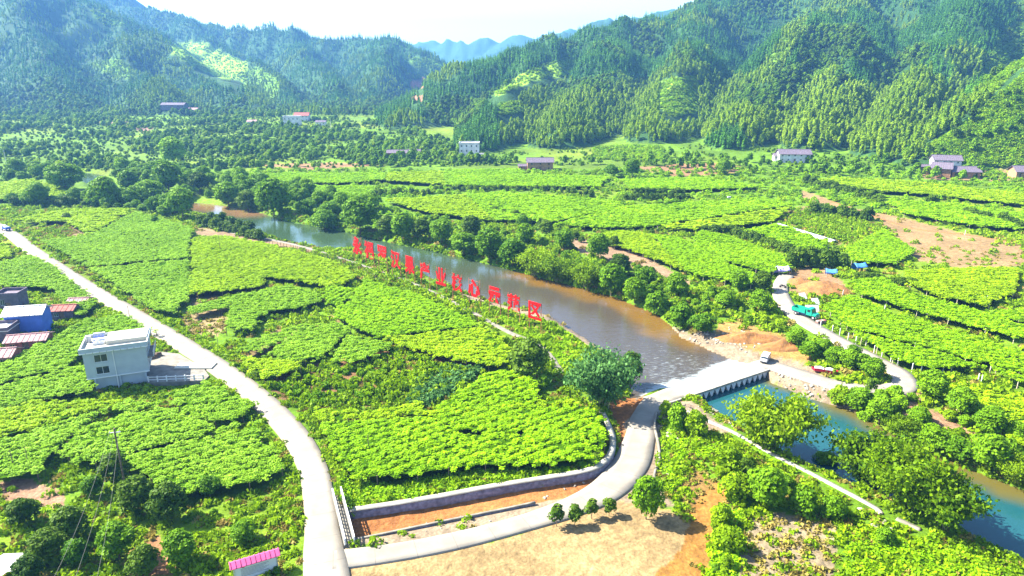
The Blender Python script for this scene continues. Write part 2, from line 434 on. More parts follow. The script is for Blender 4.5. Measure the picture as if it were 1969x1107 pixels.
def road_pts(l):                    # (px, py, z, width)
    P = np.array([(*G(a, b, z), z, w) for a, b, z, w in l])
    return catmull(P, 10)
main_road = road_pts([(-120, 378, 1, 4.5), (5, 440, 1, 4.5), (62, 481, 1, 4.5), (160, 546, 1, 4.5), (262, 607, 1, 4.5), (345, 657, 1, 4.5), (425, 708, 1, 4.5), (500, 766, 1, 4.4),
                      (560, 827, 1, 4.3), (598, 890, 1, 4.1), (612, 950, 1, 4.1), (618, 1010, 1, 4.2), (622, 1060, 1, 4.8), (628, 1107, 1, 5.2), (640, 1250, 1, 5.2)])
ford_road = road_pts([(640, 1076, 1.0, 3.4), (760, 1060, 0.9, 3.2), (880, 1037, 0.7, 3.2), (1000, 1006, 0.5, 3.2), (1100, 973, 0.2, 4.0), (1168, 938, 0, 5.0), (1212, 890, -0.2, 5.4), (1230, 840, -0.4, 4.8),
                      (1240, 800, -0.6, 4.4), (1274, 764, -0.6, 4.4), (1380, 729, -0.6, 4.4), (1466, 702, -0.6, 4.4), (1530, 716, -0.4, 4.6), (1600, 737, 0, 4.4), (1680, 750, 0.2, 4.4), (1730, 745, 0.4, 4.4)])
loop_road = road_pts([(1722, 752, 0.4, 4.4), (1740, 738, 0.4, 4.4), (1728, 716, 0.4, 4.4), (1692, 695, 0.4, 4.0), (1640, 668, 0.4, 4.0), (1582, 638, 0.4, 4.4), (1535, 608, 0.4, 4.6), (1508, 580, 0.4, 4.4), (1500, 552, 0.4, 4.0), (1512, 528, 0.4, 4.0)])
roads = [main_road, ford_road, loop_road]

# ridges: photo point and distance of points along each crest, and the fall of the slope
def ridge(l): return np.array([GD(*q) for q in l])
ridges = [
    # near left mountain
    (ridge([(-700, -60, 1250), (-350, -130, 1250), (0, -75, 1230), (165, 2, 1200), (235, 48, 1150), (300, 85, 1080), (360, 118, 1020), (430, 158, 940), (495, 222, 800)]), 0.55),
    (ridge([(0, -75, 1230), (60, 60, 1050), (110, 140, 900), (150, 215, 780)]), 0.55),
    (ridge([(-350, -130, 1250), (-250, 30, 1000), (-120, 150, 820), (-60, 222, 730)]), 0.5),
    (ridge([(235, 48, 1150), (250, 120, 980), (300, 170, 850), (340, 215, 760)]), 0.6),
    # second left mountain
    (ridge([(0, -160, 2000), (150, -60, 1850), (245, 6, 1750), (345, 26, 1700), (420, 55, 1650), (500, 52, 1600), (560, 58, 1600), (620, 70, 1550), (700, 88, 1500), (745, 74, 1450), (790, 98, 1400), (870, 124, 1350), (960, 150, 1300)]), 0.6),
    (ridge([(345, 26, 1700), (390, 70, 1480), (470, 118, 1250), (530, 160, 1080), (570, 212, 900)]), 0.6),
    (ridge([(560, 58, 1600), (590, 110, 1350), (640, 160, 1100), (665, 215, 900)]), 0.65),
    (ridge([(745, 74, 1450), (735, 120, 1250), (720, 170, 1050), (710, 220, 900)]), 0.65),
    (ridge([(870, 124, 1350), (830, 165, 1150), (790, 215, 950)]), 0.6),
    # right mountain
    (ridge([(745, 262, 600), (790, 222, 650), (850, 176, 720), (910, 136, 780), (980, 114, 840), (1050, 84, 880), (1130, 60, 920), (1200, 36, 950), (1270, 48, 980), (1350, 10, 1020), (1500, -70, 1080), (1700, -150, 1080), (1969, -210, 1050), (2400, -260, 1000), (3000, -260, 900)]), 0.42),
    (ridge([(1050, 84, 880), (1010, 140, 740), (960, 205, 600), (915, 275, 500)]), 0.55),
    (ridge([(1200, 36, 950), (1170, 95, 800), (1130, 170, 650), (1080, 250, 520)]), 0.6),
    (ridge([(1350, 10, 1020), (1330, 80, 830), (1300, 160, 660), (1260, 250, 520)]), 0.6),
    (ridge([(1700, -150, 1080), (1640, 0, 900), (1590, 38, 800), (1540, 80, 720), (1480, 150, 620), (1440, 215, 540), (1400, 275, 470)]), 0.62),
    (ridge([(1640, 0, 900), (1650, 80, 700), (1600, 180, 560), (1560, 260, 470)]), 0.75),
    (ridge([(1969, -210, 1050), (1860, -20, 800), (1800, 120, 620), (1720, 230, 490), (1680, 285, 440)]), 0.7),
    (ridge([(2600, -200, 520), (2200, 20, 460), (2050, 100, 440), (1969, 150, 430), (1900, 205, 425), (1830, 255, 420), (1780, 290, 415)]), 0.55),
    # far ranges, fading to blue
    (ridge([(500, 120, 3900), (700, 92, 3800), (785, 84, 3700), (845, 76, 3700), (900, 80, 3600), (938, 70, 3600), (965, 82, 3600), (990, 68, 3500), (1030, 74, 3400), (1085, 56, 3400), (1140, 62, 3300), (1300, 30, 3300), (1700, 0, 3300)]), 0.5),
    (ridge([(880, 140, 2600), (960, 112, 2500), (1010, 92, 2450), (1060, 74, 2400), (1150, 40, 2400), (1400, 0, 2400)]), 0.55),
    (ridge([(-2500, -300, 2300), (-1500, -260, 2000), (-700, -60, 1250)]), 0.6),
]

NU, NV = 660, 720
us = np.linspace(-1.25, 1.25, NU)
ys = np.exp(np.linspace(math.log(24), math.log(7000), NV))
U, Y = np.meshgrid(us, ys)
X = U * Y
GP = np.stack([X.ravel(), Y.ravel()], 1)

def hills(P):
    x, y = P[:, 0], P[:, 1]
    h = np.full(len(P), -1e3)
    far = y > 330
    Q = P[far]; hh = np.full(len(Q), -1e3)
    warp = 30 * fbm(Q[:, 0] / 140, Q[:, 1] / 140, 3)
    for crest, s in ridges:
        d, t = dist_line(Q, crest)
        i = np.minimum(t.astype(int), len(crest) - 2); f = t - i
        cz = crest[i, 2] * (1 - f) + crest[i + 1, 2] * f
        dd = np.maximum(d + warp * smooth(20, 120, d), 0)
        s2 = s * (1.45 if s >= .5 and len(crest) < 8 else 1.0)
        v = cz + 2 - s2 * (np.sqrt(dd * dd + 144) - 12)
        k = 6.0                                   # rounded valleys between spurs
        m = np.maximum(hh, v); hh = m + k * np.exp(-np.abs(np.clip(hh, -500, 900) - v) / k) * 0.5
    n = fbm(Q[:, 0] / 110, Q[:, 1] / 110, 5)
    n2 = 1 - np.abs(2 * fbm(Q[:, 0] / 75 + 9, Q[:, 1] / 150 + 4, 3)) * 2
    hh = hh + (n * 44 + (n2 - .55) * 16) * smooth(0, 60, hh)
    h[far] = hh
    return h

def ground_z(P):
    x, y = P[:, 0], P[:, 1]
    z = 0.35 * fbm(x / 25, y / 25, 3) + 0.6 * fbm(x / 90 + 5, y / 90, 2)
    # terraced benches climbing gently to the far left of the valley
    t = smooth(330, 700, y) * smooth(60, -120, x - 0.05 * y)
    z = z + t * 7 * np.round((smooth(330, 760, y) + 0.1 * fbm(x / 80, y / 60, 2)) * 6) / 6
    z = z + 5.0 * smooth(360, 470, y) * smooth(0, 120, x)
    # river bed and channel
    for pl, wl in ((river_up, WUP), (river_dn, WDN)):
        d = sdist(P, pl)
        bank = wl + 0.12 + (z - wl) * smooth(-0.3, 4.5, d + 1.2 * fbm(x / 6, y / 6, 2))
        z = np.where(d < 0.4, wl - 0.9, np.where(d < 5.5, bank, z))
    # roads: the ground is graded to meet them
    for rd in roads:
        lo, hi = rd[:, :2].min(0) - 12, rd[:, :2].max(0) + 12
        k = np.where((x > lo[0]) & (x < hi[0]) & (y > lo[1]) & (y < hi[1]))[0]
        if len(k) == 0: continue
        d, t = dist_line(P[k], rd[:, :2])
        i = np.minimum(t.astype(int), len(rd) - 2); f = t - i
        rz = rd[i, 2] * (1 - f) + rd[i + 1, 2] * f; w = rd[i, 3] / 2
        deck = (rd is ford_road) & (t > 93) & (t < 110)      # the ford spans open water
        q = 1 - smooth(w + 0.7, w + 3.6, d)
        zz = z[k] * (1 - q) + (rz - 0.24 - 0.0012 * np.maximum(y[k] - 80, 0)) * q
        z[k] = np.where(deck, z[k], zz)
    d = sdist(P, channel)
    z = np.where(d < 0, np.minimum(z, -0.85 + 0.3 * fbm(x / 3, y / 3, 2)), np.where(d < 1.3, np.minimum(z, -0.85 + (0.1 + 0.85) * smooth(0, 1.3, d) + 0.1), z))
    return z

def terrain(P):
    z = ground_z(P); h = hills(P)
    k = 3.0
    m = np.maximum(z, h)
    return np.where(h > -50, m, z)

Z = terrain(GP).reshape(NV, NU)

# ----- a quick lookup on the finished grid (for putting things on the ground)
lny0, lny1 = math.log(24), math.log(7000)
def zat(x, y):
    x = np.atleast_1d(np.asarray(x, float)); y = np.atleast_1d(np.asarray(y, float))
    j = (np.log(y) - lny0) / (lny1 - lny0) * (NV - 1); i = (x / y + 1.25) / 2.5 * (NU - 1)
    j = np.clip(j, 0, NV - 1.001); i = np.clip(i, 0, NU - 1.001)
    j0, i0 = j.astype(int), i.astype(int); fj, fi = j - j0, i - i0
    return (Z[j0, i0] * (1 - fj) * (1 - fi) + Z[j0 + 1, i0] * fj * (1 - fi) + Z[j0, i0 + 1] * (1 - fj) * fi + Z[j0 + 1, i0 + 1] * fj * fi)
def z1(x, y): return float(zat(x, y)[0])
SL = (Z - H_CAM) / Y
CM = np.maximum.accumulate(SL, axis=0)
def visible(x, y, ztop):
    j = np.clip(((np.log(y) - lny0) / (lny1 - lny0) * (NV - 1)).astype(int) - 2, 0, NV - 1)
    i = np.clip(((x / y + 1.25) / 2.5 * (NU - 1)).round().astype(int), 0, NU - 1)
    px, py, _ = PX(x, y, ztop)
    return ((ztop - H_CAM) / y > CM[j, i]) & (px > -120) & (px < 2090) & (py < 1230) & (py > -90)

def GT(px, py, zoff=0.0):
    """ground point under a photo point on the real terrain"""
    z = 0.0
    a, b = (px - CX) / FPX, (CY - py) / FPX
    dz = -sp + b * cp; dy = cp + b * sp
    t0, prev = 20.0, 20.0
    T = np.exp(np.linspace(math.log(30), math.log(5000), 900))
    zz = zat(a * T, dy * T) + zoff; ray = H_CAM + dz * T
    k = np.where(ray < zz)[0]
    if len(k) == 0: return (a * 800, dy * 800, z1(a * 800, dy * 800))
    t = T[k[0]]; lo, hi = T[max(k[0] - 1, 0)], t
    for _ in range(14):
        m = (lo + hi) / 2
        if H_CAM + dz * m < z1(a * m, dy * m) + zoff: hi = m
        else: lo = m
    return (a * hi, dy * hi, z1(a * hi, dy * hi))

# ------------------------------------------------------------------ colours of the land (by plots laid out on the level ground)
GRASS = (0.070, 0.140, 0.005)
LUSH = (0.090, 0.200, 0.010)
DRY = (0.215, 0.150, 0.068)
ORANGE = (0.20, 0.098, 0.022)
RED = (0.23, 0.095, 0.030)
GRAVEL = (0.175, 0.135, 0.090)
BROWN = (0.24, 0.17, 0.07)
land = [
    (GRASS, [(560, 1300), (600, 900), (700, 940), (1180, 880), (1260, 760), (1969, 1000), (2300, 1300)]),
    (DRY, [(600, 1250), (640, 1100), (760, 1080), (1000, 1026), (1100, 992), (1200, 962), (1300, 985), (1330, 1010), (1312, 1060), (1270, 1107), (1200, 1250)]),
    (ORANGE, [(1200, 1250), (1265, 1107), (1308, 1060), (1322, 1005), (1335, 960), (1290, 930), (1380, 890), (1400, 930), (1388, 1000), (1350, 1107), (1340, 1250)]),
    ((0.33, 0.20, 0.06), [(1290, 950), (1320, 860), (1385, 850), (1395, 900), (1340, 975)]),
    (RED, [(640, 1050), (672, 985), (860, 952), (1050, 918), (1160, 898), (1190, 870), (1180, 800), (1170, 770), (1240, 735), (1240, 800), (1225, 870), (1200, 915), (1080, 960), (800, 1018)]),
    (GRAVEL, [(655, 1062), (680, 1035), (800, 1008), (950, 980), (1080, 953), (1160, 925), (1205, 870), (1200, 800), (1250, 780), (1275, 800), (1270, 870), (1260, 930), (1300, 975), (1200, 965), (1000, 1010), (760, 1062)]),
    (GRAVEL, [(1250, 780), (1320, 760), (1400, 830), (1330, 830), (1275, 800)]),
    ((0.42, 0.33, 0.20), [(1420, 1130), (1440, 1000), (1500, 985), (1600, 1010), (1612, 1050), (1600, 1130)]),
    (GRASS, [(1330, 820), (1400, 845), (1500, 880), (1560, 920), (1400, 940), (1330, 900)]),
    (GRAVEL, [(1180, 562), (1262, 600), (1330, 636), (1420, 640), (1470, 672), (1540, 690), (1600, 730), (1660, 750), (1700, 770), (1650, 775), (1540, 745), (1470, 712), (1400, 700), (1290, 640)]),
    ((0.55, 0.33, 0.10), [(1375, 640), (1385, 620), (1420, 618), (1520, 650), (1560, 672), (1560, 695), (1500, 688), (1430, 668)]),
    (GRAVEL, [(880, 560), (1000, 586), (1060, 596), (1115, 628), (1175, 665), (1230, 700), (1250, 745), (1225, 760), (1190, 700), (1110, 655), (1050, 618), (900, 580)]),
    ((0.40, 0.28, 0.16), [(370, 438), (460, 445), (510, 458), (600, 476), (600, 486), (500, 470), (380, 452)]),
    ((0.42, 0.32, 0.15), [(350, 600), (440, 590), (436, 625), (420, 645), (350, 635)]),
    ((0.26, 0.20, 0.09), [(362, 560), (555, 543), (575, 556), (440, 570), (368, 590)]),
    ((0.30, 0.22, 0.09), [(480, 660), (560, 620), (640, 605), (660, 620), (560, 668), (470, 690)]),
    ((0.30, 0.17, 0.07), [(500, 740), (600, 700), (760, 660), (920, 700), (930, 725), (830, 780), (560, 785)]),
    ((0.42, 0.25, 0.15), [(0, 930), (60, 925), (130, 950), (120, 975), (30, 975), (0, 965)]),
    ((0.46, 0.24, 0.11), [(245, 1060), (300, 1035), (345, 1055), (330, 1107), (250, 1130)]),
    ((0.34, 0.25, 0.12), [(40, 445), (130, 420), (170, 425), (160, 455), (110, 470)]),
    ((0.45, 0.28, 0.14), [(1510, 525), (1560, 510), (1600, 520), (1625, 545), (1600, 572), (1520, 565)]),
    ((0.42, 0.28, 0.13), [(1540, 365), (1640, 400), (1740, 420), (1840, 445), (1969, 470), (1969, 512), (1880, 520), (1760, 500), (1730, 470), (1690, 425), (1600, 400), (1540, 385)]),
    ((0.30, 0.26, 0.08), [(1510, 400), (1560, 395), (1680, 430), (1668, 460), (1610, 470), (1500, 425)]),
    ((0.45, 0.30, 0.18), [(1100, 455), (1200, 470), (1330, 540), (1330, 548), (1180, 505), (1100, 480)]),
    ((0.42, 0.24, 0.12), [(1200, 325), (1400, 322), (1450, 335), (1300, 342)]),
    ((0.40, 0.26, 0.14), [(1760, 325), (1969, 335), (1969, 348), (1780, 345)]),
    ((0.42, 0.28, 0.16), [(1740, 745), (1780, 750), (1765, 800), (1700, 790)]),
    ((0.42, 0.25, 0.14), [(1720, 770), (1800, 790), (1880, 820), (1870, 840), (1780, 815)]),
    ((0.46, 0.28, 0.20), [(150, 238), (225, 231), (262, 246), (300, 258), (280, 266), (236, 252), (150, 246)]),
    ((0.22, 0.36, 0.02), [(300, 262), (420, 250), (470, 256), (380, 268), (230, 274)]),
    ((0.22, 0.36, 0.02), [(20, 250), (120, 246), (150, 262), (60, 268)]),
    ((0.20, 0.36, 0.03), [(150, 282), (230, 290), (330, 300), (420, 296), (460, 308), (300, 312), (180, 300)]),
    ((0.44, 0.26, 0.12), [(480, 318), (640, 312), (740, 318), (600, 326)]),
    ((0.16, 0.28, 0.015), [(860, 318), (1010, 312), (1290, 312), (1290, 325), (1080, 328), (880, 325)]),
]
def land_colour(P, zz):
    x, y = P[:, 0], P[:, 1]
    n = fbm(x / 14, y / 14, 4); n2 = fbm(x / 60 + 9, y / 60, 3)
    C = np.array(GRASS)[None] * (1 + 0.8 * n[:, None]) + np.clip(n2, 0, 1)[:, None] * np.array([0.14, 0.06, 0.015])
    W = np.stack([x + 1.5 * fbm(x / 3, y / 3, 3), y + 2.5 * fbm(x / 3 + 50, y / 4, 3)], 1)
    near = y < 700
    for c, pl in land:
        pw = poly(pl)
        lo, hi = pw.min(0) - 3, pw.max(0) + 3
        k = np.where(near & (x > lo[0]) & (x < hi[0]) & (y > lo[1]) & (y < hi[1]))[0]
        if len(k) == 0: continue
        k = k[inside(W[k], pw)]
        C[k] = np.array(c) * (0.42 if c not in (DRY, ORANGE, GRAVEL, RED, GRASS) else 1) * (1 + 0.35 * n[k, None])
    return C
LC = land_colour(GP, Z.ravel())
HM = hills(GP)
hm = (HM > ground_z(GP) + 0.5)
# clearings on the hillsides: photo outlines put down on the slopes they stand on
gpx, gpy, gd = PX(GP[:, 0], GP[:, 1], Z.ravel())
clearings = [
    ([(330, 82), (395, 82), (425, 100), (475, 118), (475, 155), (430, 152), (360, 120), (330, 100)], 1, 'pale'),
    ([(465, 140), (500, 128), (540, 150), (530, 200), (480, 200), (470, 170)], 1, 'thin'),
    ([(170, 120), (230, 112), (270, 150), (220, 150)], 1, 'thin'),
    ([(170, 20), (230, 30), (240, 50), (200, 48)], 1, 'thin'),
    ([(990, 150), (1040, 125), (1095, 110), (1095, 145), (1040, 150), (960, 182), (930, 180)], 1, 'pale'),
    ([(960, 198), (1005, 195), (1010, 215), (960, 222)], 1, 'pale'),
    ([(1270, 155), (1340, 145), (1345, 215), (1290, 225), (1265, 200)], 1, 'pale'),
    ([(1140, 285), (1210, 280), (1275, 283), (1275, 308), (1210, 312), (1140, 305)], 1, 'pale'),
    ([(1555, 20), (1545, 60), (1480, 150), (1440, 170), (1490, 95), (1530, 30)], 1, 'thin'),
    ([(2040, 130), (2040, 330), (1840, 312), (1770, 300), (1785, 280), (1850, 240), (1900, 200), (1969, 140)], 1, 'scrub'),
    ([(1930, 60), (2040, -20), (2040, 120), (1960, 130), (1900, 190), (1880, 150)], 1, 'scrub'),
    ([(790, 155), (815, 153), (815, 168), (790, 170)], 2, 'earth'),
    ([(790, 185), (812, 184), (815, 196), (790, 196)], 2, 'earth'),
    ([(785, 112), (840, 110), (850, 130), (800, 130)], 1, 'thin'),
]
HC = np.array([0.022, 0.060, 0.014])[None] * (1 + 0.6 * fbm(GP[:, 0] / 30, GP[:, 1] / 30, 4)[:, None])
PP = np.stack([gpx, gpy], 1)
for pl, _, kind in clearings:
    k = hm & (gd < 2000) & inside(PP, np.array(pl, float))
    HC[k] = {'pale': (0.170, 0.290, 0.012), 'scrub': (0.120, 0.210, 0.010), 'thin': (0.085, 0.170, 0.012), 'earth': (0.28, 0.11, 0.07)}[kind]
ALLC = np.where(hm[:, None], HC, LC)
idx = np.arange(NU * NV).reshape(NV, NU)
quads = np.stack([idx[:-1, :-1], idx[:-1, 1:], idx[1:, 1:], idx[1:, :-1]], -1).reshape(-1, 4)
VALL = np.stack([X.ravel(), Y.ravel(), Z.ravel()], 1)

def sub_mesh(name, mask_q, V, C, m, z=None, extra=None):
    q = quads[mask_q]; used = np.unique(q)
    mp = np.full(len(V), -1); mp[used] = np.arange(len(used))
    vv = V[used].copy()
    if z is not None: vv[:, 2] = z if np.isscalar(z) else z[used]
    me = mesh_np(name, vv, mp[q], m, True)
    vcol(me, 'Col', C[used])
    if extra is not None:
        a = me.attributes.new('Foam', 'FLOAT', 'POINT'); a.data.foreach_set('value', extra[used].astype(np.float32))
    return me
qh = hm[quads].all(1); qy = GP[quads[:, 0], 1]
link('ground', sub_mesh('ground', ~qh, VALL, ALLC, M['ground']), kind='structure', label='green valley floor with grass, bare soil and river banks')
link('hillside', sub_mesh('hillside', qh & (qy < 2050), VALL, ALLC, M['ground']), kind='structure', label='steep wooded hillsides on both sides of the valley')
link('distant_mountains', sub_mesh('distant_mountains', qh & (qy >= 2050), VALL, ALLC, M['ground']), kind='structure', label='pale blue mountain range far beyond the valley gap')

# ----- water
du, dd_ = sdist(GP, river_up), sdist(GP, river_dn)
ford_line = np.array([G(1262, 768, WUP), G(1464, 698, WUP)])
dfl, tf = dist_line(GP, ford_line)
shal, _ = dist_line(GP, poly([(1000, 530), (1090, 552), (1180, 577), (1262, 612), (1300, 645), (1330, 660)], WUP))
shal2, _ = dist_line(GP, poly([(385, 396), (440, 402), (480, 410)], WUP))
n = fbm(GP[:, 0] / 8, GP[:, 1] / 8, 4)
cw = np.array([0.026, 0.050, 0.022])[None] * np.ones((len(GP), 1))
ky = smooth(235, 170, GP[:, 1])[:, None]
cw = cw * (1 - ky) + np.array([0.045, 0.038, 0.028]) * ky
ks = (1 - smooth(1.0, 8.0, shal + 8 * n))[:, None]
cw = cw * (1 - ks) + np.array([0.105, 0.060, 0.012]) * ks
ks = (1 - smooth(3, 14, shal2 + 8 * n))[:, None]
cw = cw * (1 - ks) + np.array([0.13, 0.075, 0.03]) * ks
foam = (1 - smooth(1.5, 6.5, dfl + 7 * n)) * 0.62 + 0.30 * smooth(0, -4, du) * smooth(175, 130, GP[:, 1]) + 0.1
qu = (du[quads] < 1.0).any(1)
zf = np.full(len(GP), WUP) + 0.25 * (1 - smooth(0.5, 6, dfl)) * (fbm(GP[:, 0] * 1.2, GP[:, 1] * 1.2, 3) + 0.4)
link('river_water', sub_mesh('river_water', qu, VALL, cw, M['water'], zf, foam), kind='structure', label='shallow brown and green river water above the ford, breaking white along it')
cd = np.array([0.008, 0.052, 0.060])[None] * np.ones((len(GP), 1))
dfar, _ = dist_line(GP, poly([(1510, 730), (1570, 757), (1640, 795), (1700, 828), (1800, 875), (1880, 912), (1990, 955)], WDN))
ks = (1 - smooth(1.0, 6.0, dfar + 6 * n))[:, None]
cd = cd * (1 - ks) + np.array([0.075, 0.065, 0.014]) * ks
qd = (dd_[quads] < 1.0).any(1)
link('pool_water', sub_mesh('pool_water', qd, VALL, cd, M['water'], WDN, np.zeros(len(GP))), kind='structure', label='deep turquoise river water below the ford')

# ----- roads
def ribbon(name, P, m, label, z_up=0.0, thick=0.25, kind='structure', parent=None, **kw):
    n = len(P); V = []; F = []; uv = []; s = 0
    for i in range(n):
        a = P[max(i - 1, 0), :2]; b = P[min(i + 1, n - 1), :2]
        t = (b - a) / np.linalg.norm(b - a); nn = np.array([-t[1], t[0]])
        if i: s += np.linalg.norm(P[i, :2] - P[i - 1, :2])
        w = P[i, 3] / 2; z = P[i, 2] + z_up
        for q in (1, 0.5, 0, -0.5, -1):
            c = P[i, :2] + nn * w * q; V.append((c[0], c[1], z)); uv.append((s, q))
        for q in (-1, 1):
            c = P[i, :2] + nn * (w + 0.05) * q; V.append((c[0], c[1], z - thick)); uv.append((s, q))
    for i in range(n - 1):
        o, p = i * 7, (i + 1) * 7
        for k in range(4): F.append((o + k, p + k, p + k + 1, o + k + 1))
        F.append((o + 4, p + 4, p + 5, o + 5)); F.append((o + 6, p + 6, p, o))
    me = mesh_np(name, V, F, m)
    bm = bmesh.new(); bm.from_mesh(me); bmesh.ops.recalc_face_normals(bm, faces=bm.faces)
    if sum(f.normal.z for f in bm.faces) < 0: bmesh.ops.reverse_faces(bm, faces=bm.faces)
    bm.to_mesh(me); bm.free()
    ul = me.uv_layers.new(name='UVMap')
    vi = np.zeros(len(me.loops), np.int32); me.loops.foreach_get('vertex_index', vi)
    ul.data.foreach_set('uv', np.array(uv, np.float32)[vi].ravel())
    return link(name, me, parent, kind=kind, label=label, **kw)
ribbon('road', main_road, M['road'], 'pale concrete road curving from the far left to the bottom edge')
ribbon('ford_road', ford_road[:94], M['lane'], 'concrete lane from the main road down to the ford', 0.006)
ribbon('ford_road', ford_road[109:], M['lane'], 'concrete lane from the ford to the bend on the right', 0.006)
ribbon('loop_road', loop_road, M['lane'], 'concrete farm lane looping back past the green truck', 0.012)
def path_pts(l, z, w): return catmull(np.array([(*G(a, b, z), z, w) for a, b in l]), 5)
def draped(l, w, up=0.06):
    P = path_pts(l, 0, w)
    P[:, 2] = zat(P[:, 0], P[:, 1]) + up
    return P
fp_a = draped([(440, 447), (520, 462), (600, 480), (700, 512), (800, 548), (900, 596), (980, 640), (1040, 665), (1080, 715)], 1.2, .16)
ribbon('footpath', fp_a, M['pale_concrete'], 'narrow pale footpath between the trellises and the red characters')
ribbon('footpath', draped([(1600, 388), (1690, 420), (1760, 440), (1860, 452), (1990, 474)], 1.6), M['sandpile'], 'bare earth track across the fields on the right')

dike_a = draped([(1320, 792), (1352, 808), (1410, 834), (1480, 874), (1560, 914), (1640, 956), (1690, 984), (1745, 1010), (1775, 1024)], 2.6)
# ------------------------------------------------------------------ plants
def cards(C, Nn, S, asp=1.0, droop=0.0):
    """one leaf-sized quad at each centre"""
    C = np.asarray(C); Nn = Nn / (np.linalg.norm(Nn, axis=1, keepdims=True) + 1e-9)
    r = rng.normal(size=C.shape); a = np.cross(Nn, r); a /= np.linalg.norm(a, axis=1, keepdims=True) + 1e-9
    b = np.cross(Nn, a)
    if droop:
        b = b * (1 - droop) + np.array([0, 0, -1.0]) * droop
        b /= np.linalg.norm(b, axis=1, keepdims=True)
        a = np.cross(b, Nn); a /= np.linalg.norm(a, axis=1, keepdims=True) + 1e-9
    S = np.asarray(S)[:, None]
    V = np.stack([C - a * S * .5 - b * S * asp * .35, C + a * S * .35 - b * S * asp * .5, C + a * S * .5 + b * S * asp * .35, C - a * S * .35 + b * S * asp * .5], 1).reshape(-1, 3)
    F = np.arange(len(V)).reshape(-1, 4)
    return V, F

def crown_blob(blobs, per, size, flat=0.0, droop=0.0, asp=1.0):
    Cs, Ns, Ss = [], [], []
    for (cx, cy, cz, r, rz) in blobs:
        v = rng.normal(size=(per, 3)); v /= np.linalg.norm(v, axis=1, keepdims=True)
        v[:, 2] = np.where(v[:, 2] < -0.4, -v[:, 2], v[:, 2])
        rad = rng.uniform(0.72, 1.08, (per, 1))
        C = np.array([cx, cy, cz]) + v * rad * np.array([r, r, rz])
        Cs.append(C); Ns.append(v + rng.normal(size=v.shape) * 0.55 + np.array([0, 0, flat])); Ss.append(size * rng.uniform(0.6, 1.3, per))
    return cards(np.vstack(Cs), np.vstack(Ns), np.hstack(Ss), asp, droop)

def round_blobs(n, r, h0, h1, br):
    out = []
    for k in range(n):
        t = (k + 0.5) / n
        z = h0 + (h1 - h0) * t
        rr = r * math.sqrt(max(0.05, 1 - (2 * t - 0.85) ** 2))
        a = k * 2.4 + random.uniform(-.4, .4); q = rr * random.uniform(0.45, 0.8)
        b = br * random.uniform(0.75, 1.2)
        out.append((q * math.cos(a), q * math.sin(a), z, b, b * 0.8))
    out.append((0, 0, (h0 + h1) / 2, r * 0.55, (h1 - h0) * 0.4))
    return out

def join_vf(parts):
    V = []; F = []; o = 0
    for v, f in parts:
        V.append(v); F.append(f + o); o += len(v)
    return np.vstack(V), np.vstack(F)

def trunk_mesh(name, h, r, limbs=5, crown_r=2.0, stem='bark', lean=0.0):
    mb = MB()
    pts = [Vector((lean * t * h * 0.3 + random.uniform(-.05, .05) * h * t, random.uniform(-.04, .04) * h * t, h * t - 0.4)) for t in (0, .35, .7, 1)]
    for k in range(3): mb.cyl(pts[k], pts[k + 1], r * (1 - .27 * k), r * (1 - .27 * (k + 1)), 7)
    for k in range(limbs):
        a = k * 2.4; t = random.uniform(.35, .8); s = pts[0].lerp(pts[3], t)
        e = s + Vector((math.cos(a) * crown_r * .7, math.sin(a) * crown_r * .7, h * .35))
        mb.cyl(s, e, r * .4, r * .12, 5)
    return mb.mesh(name, M[stem])

def proto(name, V, F, m, extra=None):
    me = mesh_np(name, V, F, [M[m]] + ([M[extra[1]]] if extra else []))
    return me
# broadleaf, round, unit = metres; nominal height 8, width 7
MESH = {}
def make_tree(key, cat, h, w, n, per, leaf, mat_, br, droop=0.0, asp=1.0, h0=0.28, stem='bark', tr=0.16, flat=0.3):
    V, F = crown_blob(round_blobs(n, w / 2 - br * 0.6, h * h0, h - br * 0.7, br), per, leaf, flat, droop, asp)
    MESH[key] = (proto('crown', V, F, mat_), trunk_mesh('trunk', h * 0.62, tr, 5, w * 0.4, stem), h, w)
make_tree('broad_a', 'tree', 8, 7.5, 20, 190, 0.42, 'lf_broad', 1.5)
make_tree('broad_b', 'tree', 8, 6.5, 17, 200, 0.42, 'lf_broad', 1.6)
make_tree('broad_c', 'tree', 7, 8.5, 20, 190, 0.44, 'lf_broad', 1.5)
make_tree('dark_a', 'tree', 6, 6, 15, 210, 0.32, 'lf_dark', 1.3)
make_tree('dark_b', 'tree', 6, 5, 13, 210, 0.32, 'lf_dark', 1.2)
make_tree('small_a', 'tree', 3, 2.2, 7, 110, 0.24, 'lf_dark', 0.6, h0=0.34, tr=0.06)
make_tree('small_b', 'tree', 3, 2.0, 6, 120, 0.24, 'lf_dark', 0.6, h0=0.36, tr=0.06)
make_tree('shrub_a', 'shrub', 3.2, 4.2, 10, 170, 0.28, 'lf_broad', 1.0, h0=0.1, tr=0.06)
make_tree('shrub_b', 'shrub', 3.0, 3.6, 9, 170, 0.28, 'lf_weed', 0.95, h0=0.1, tr=0.06)
make_tree('orchard', 'tree', 3.2, 3.4, 7, 110, 0.38, 'lf_dark', 0.95, h0=0.12, tr=0.08)

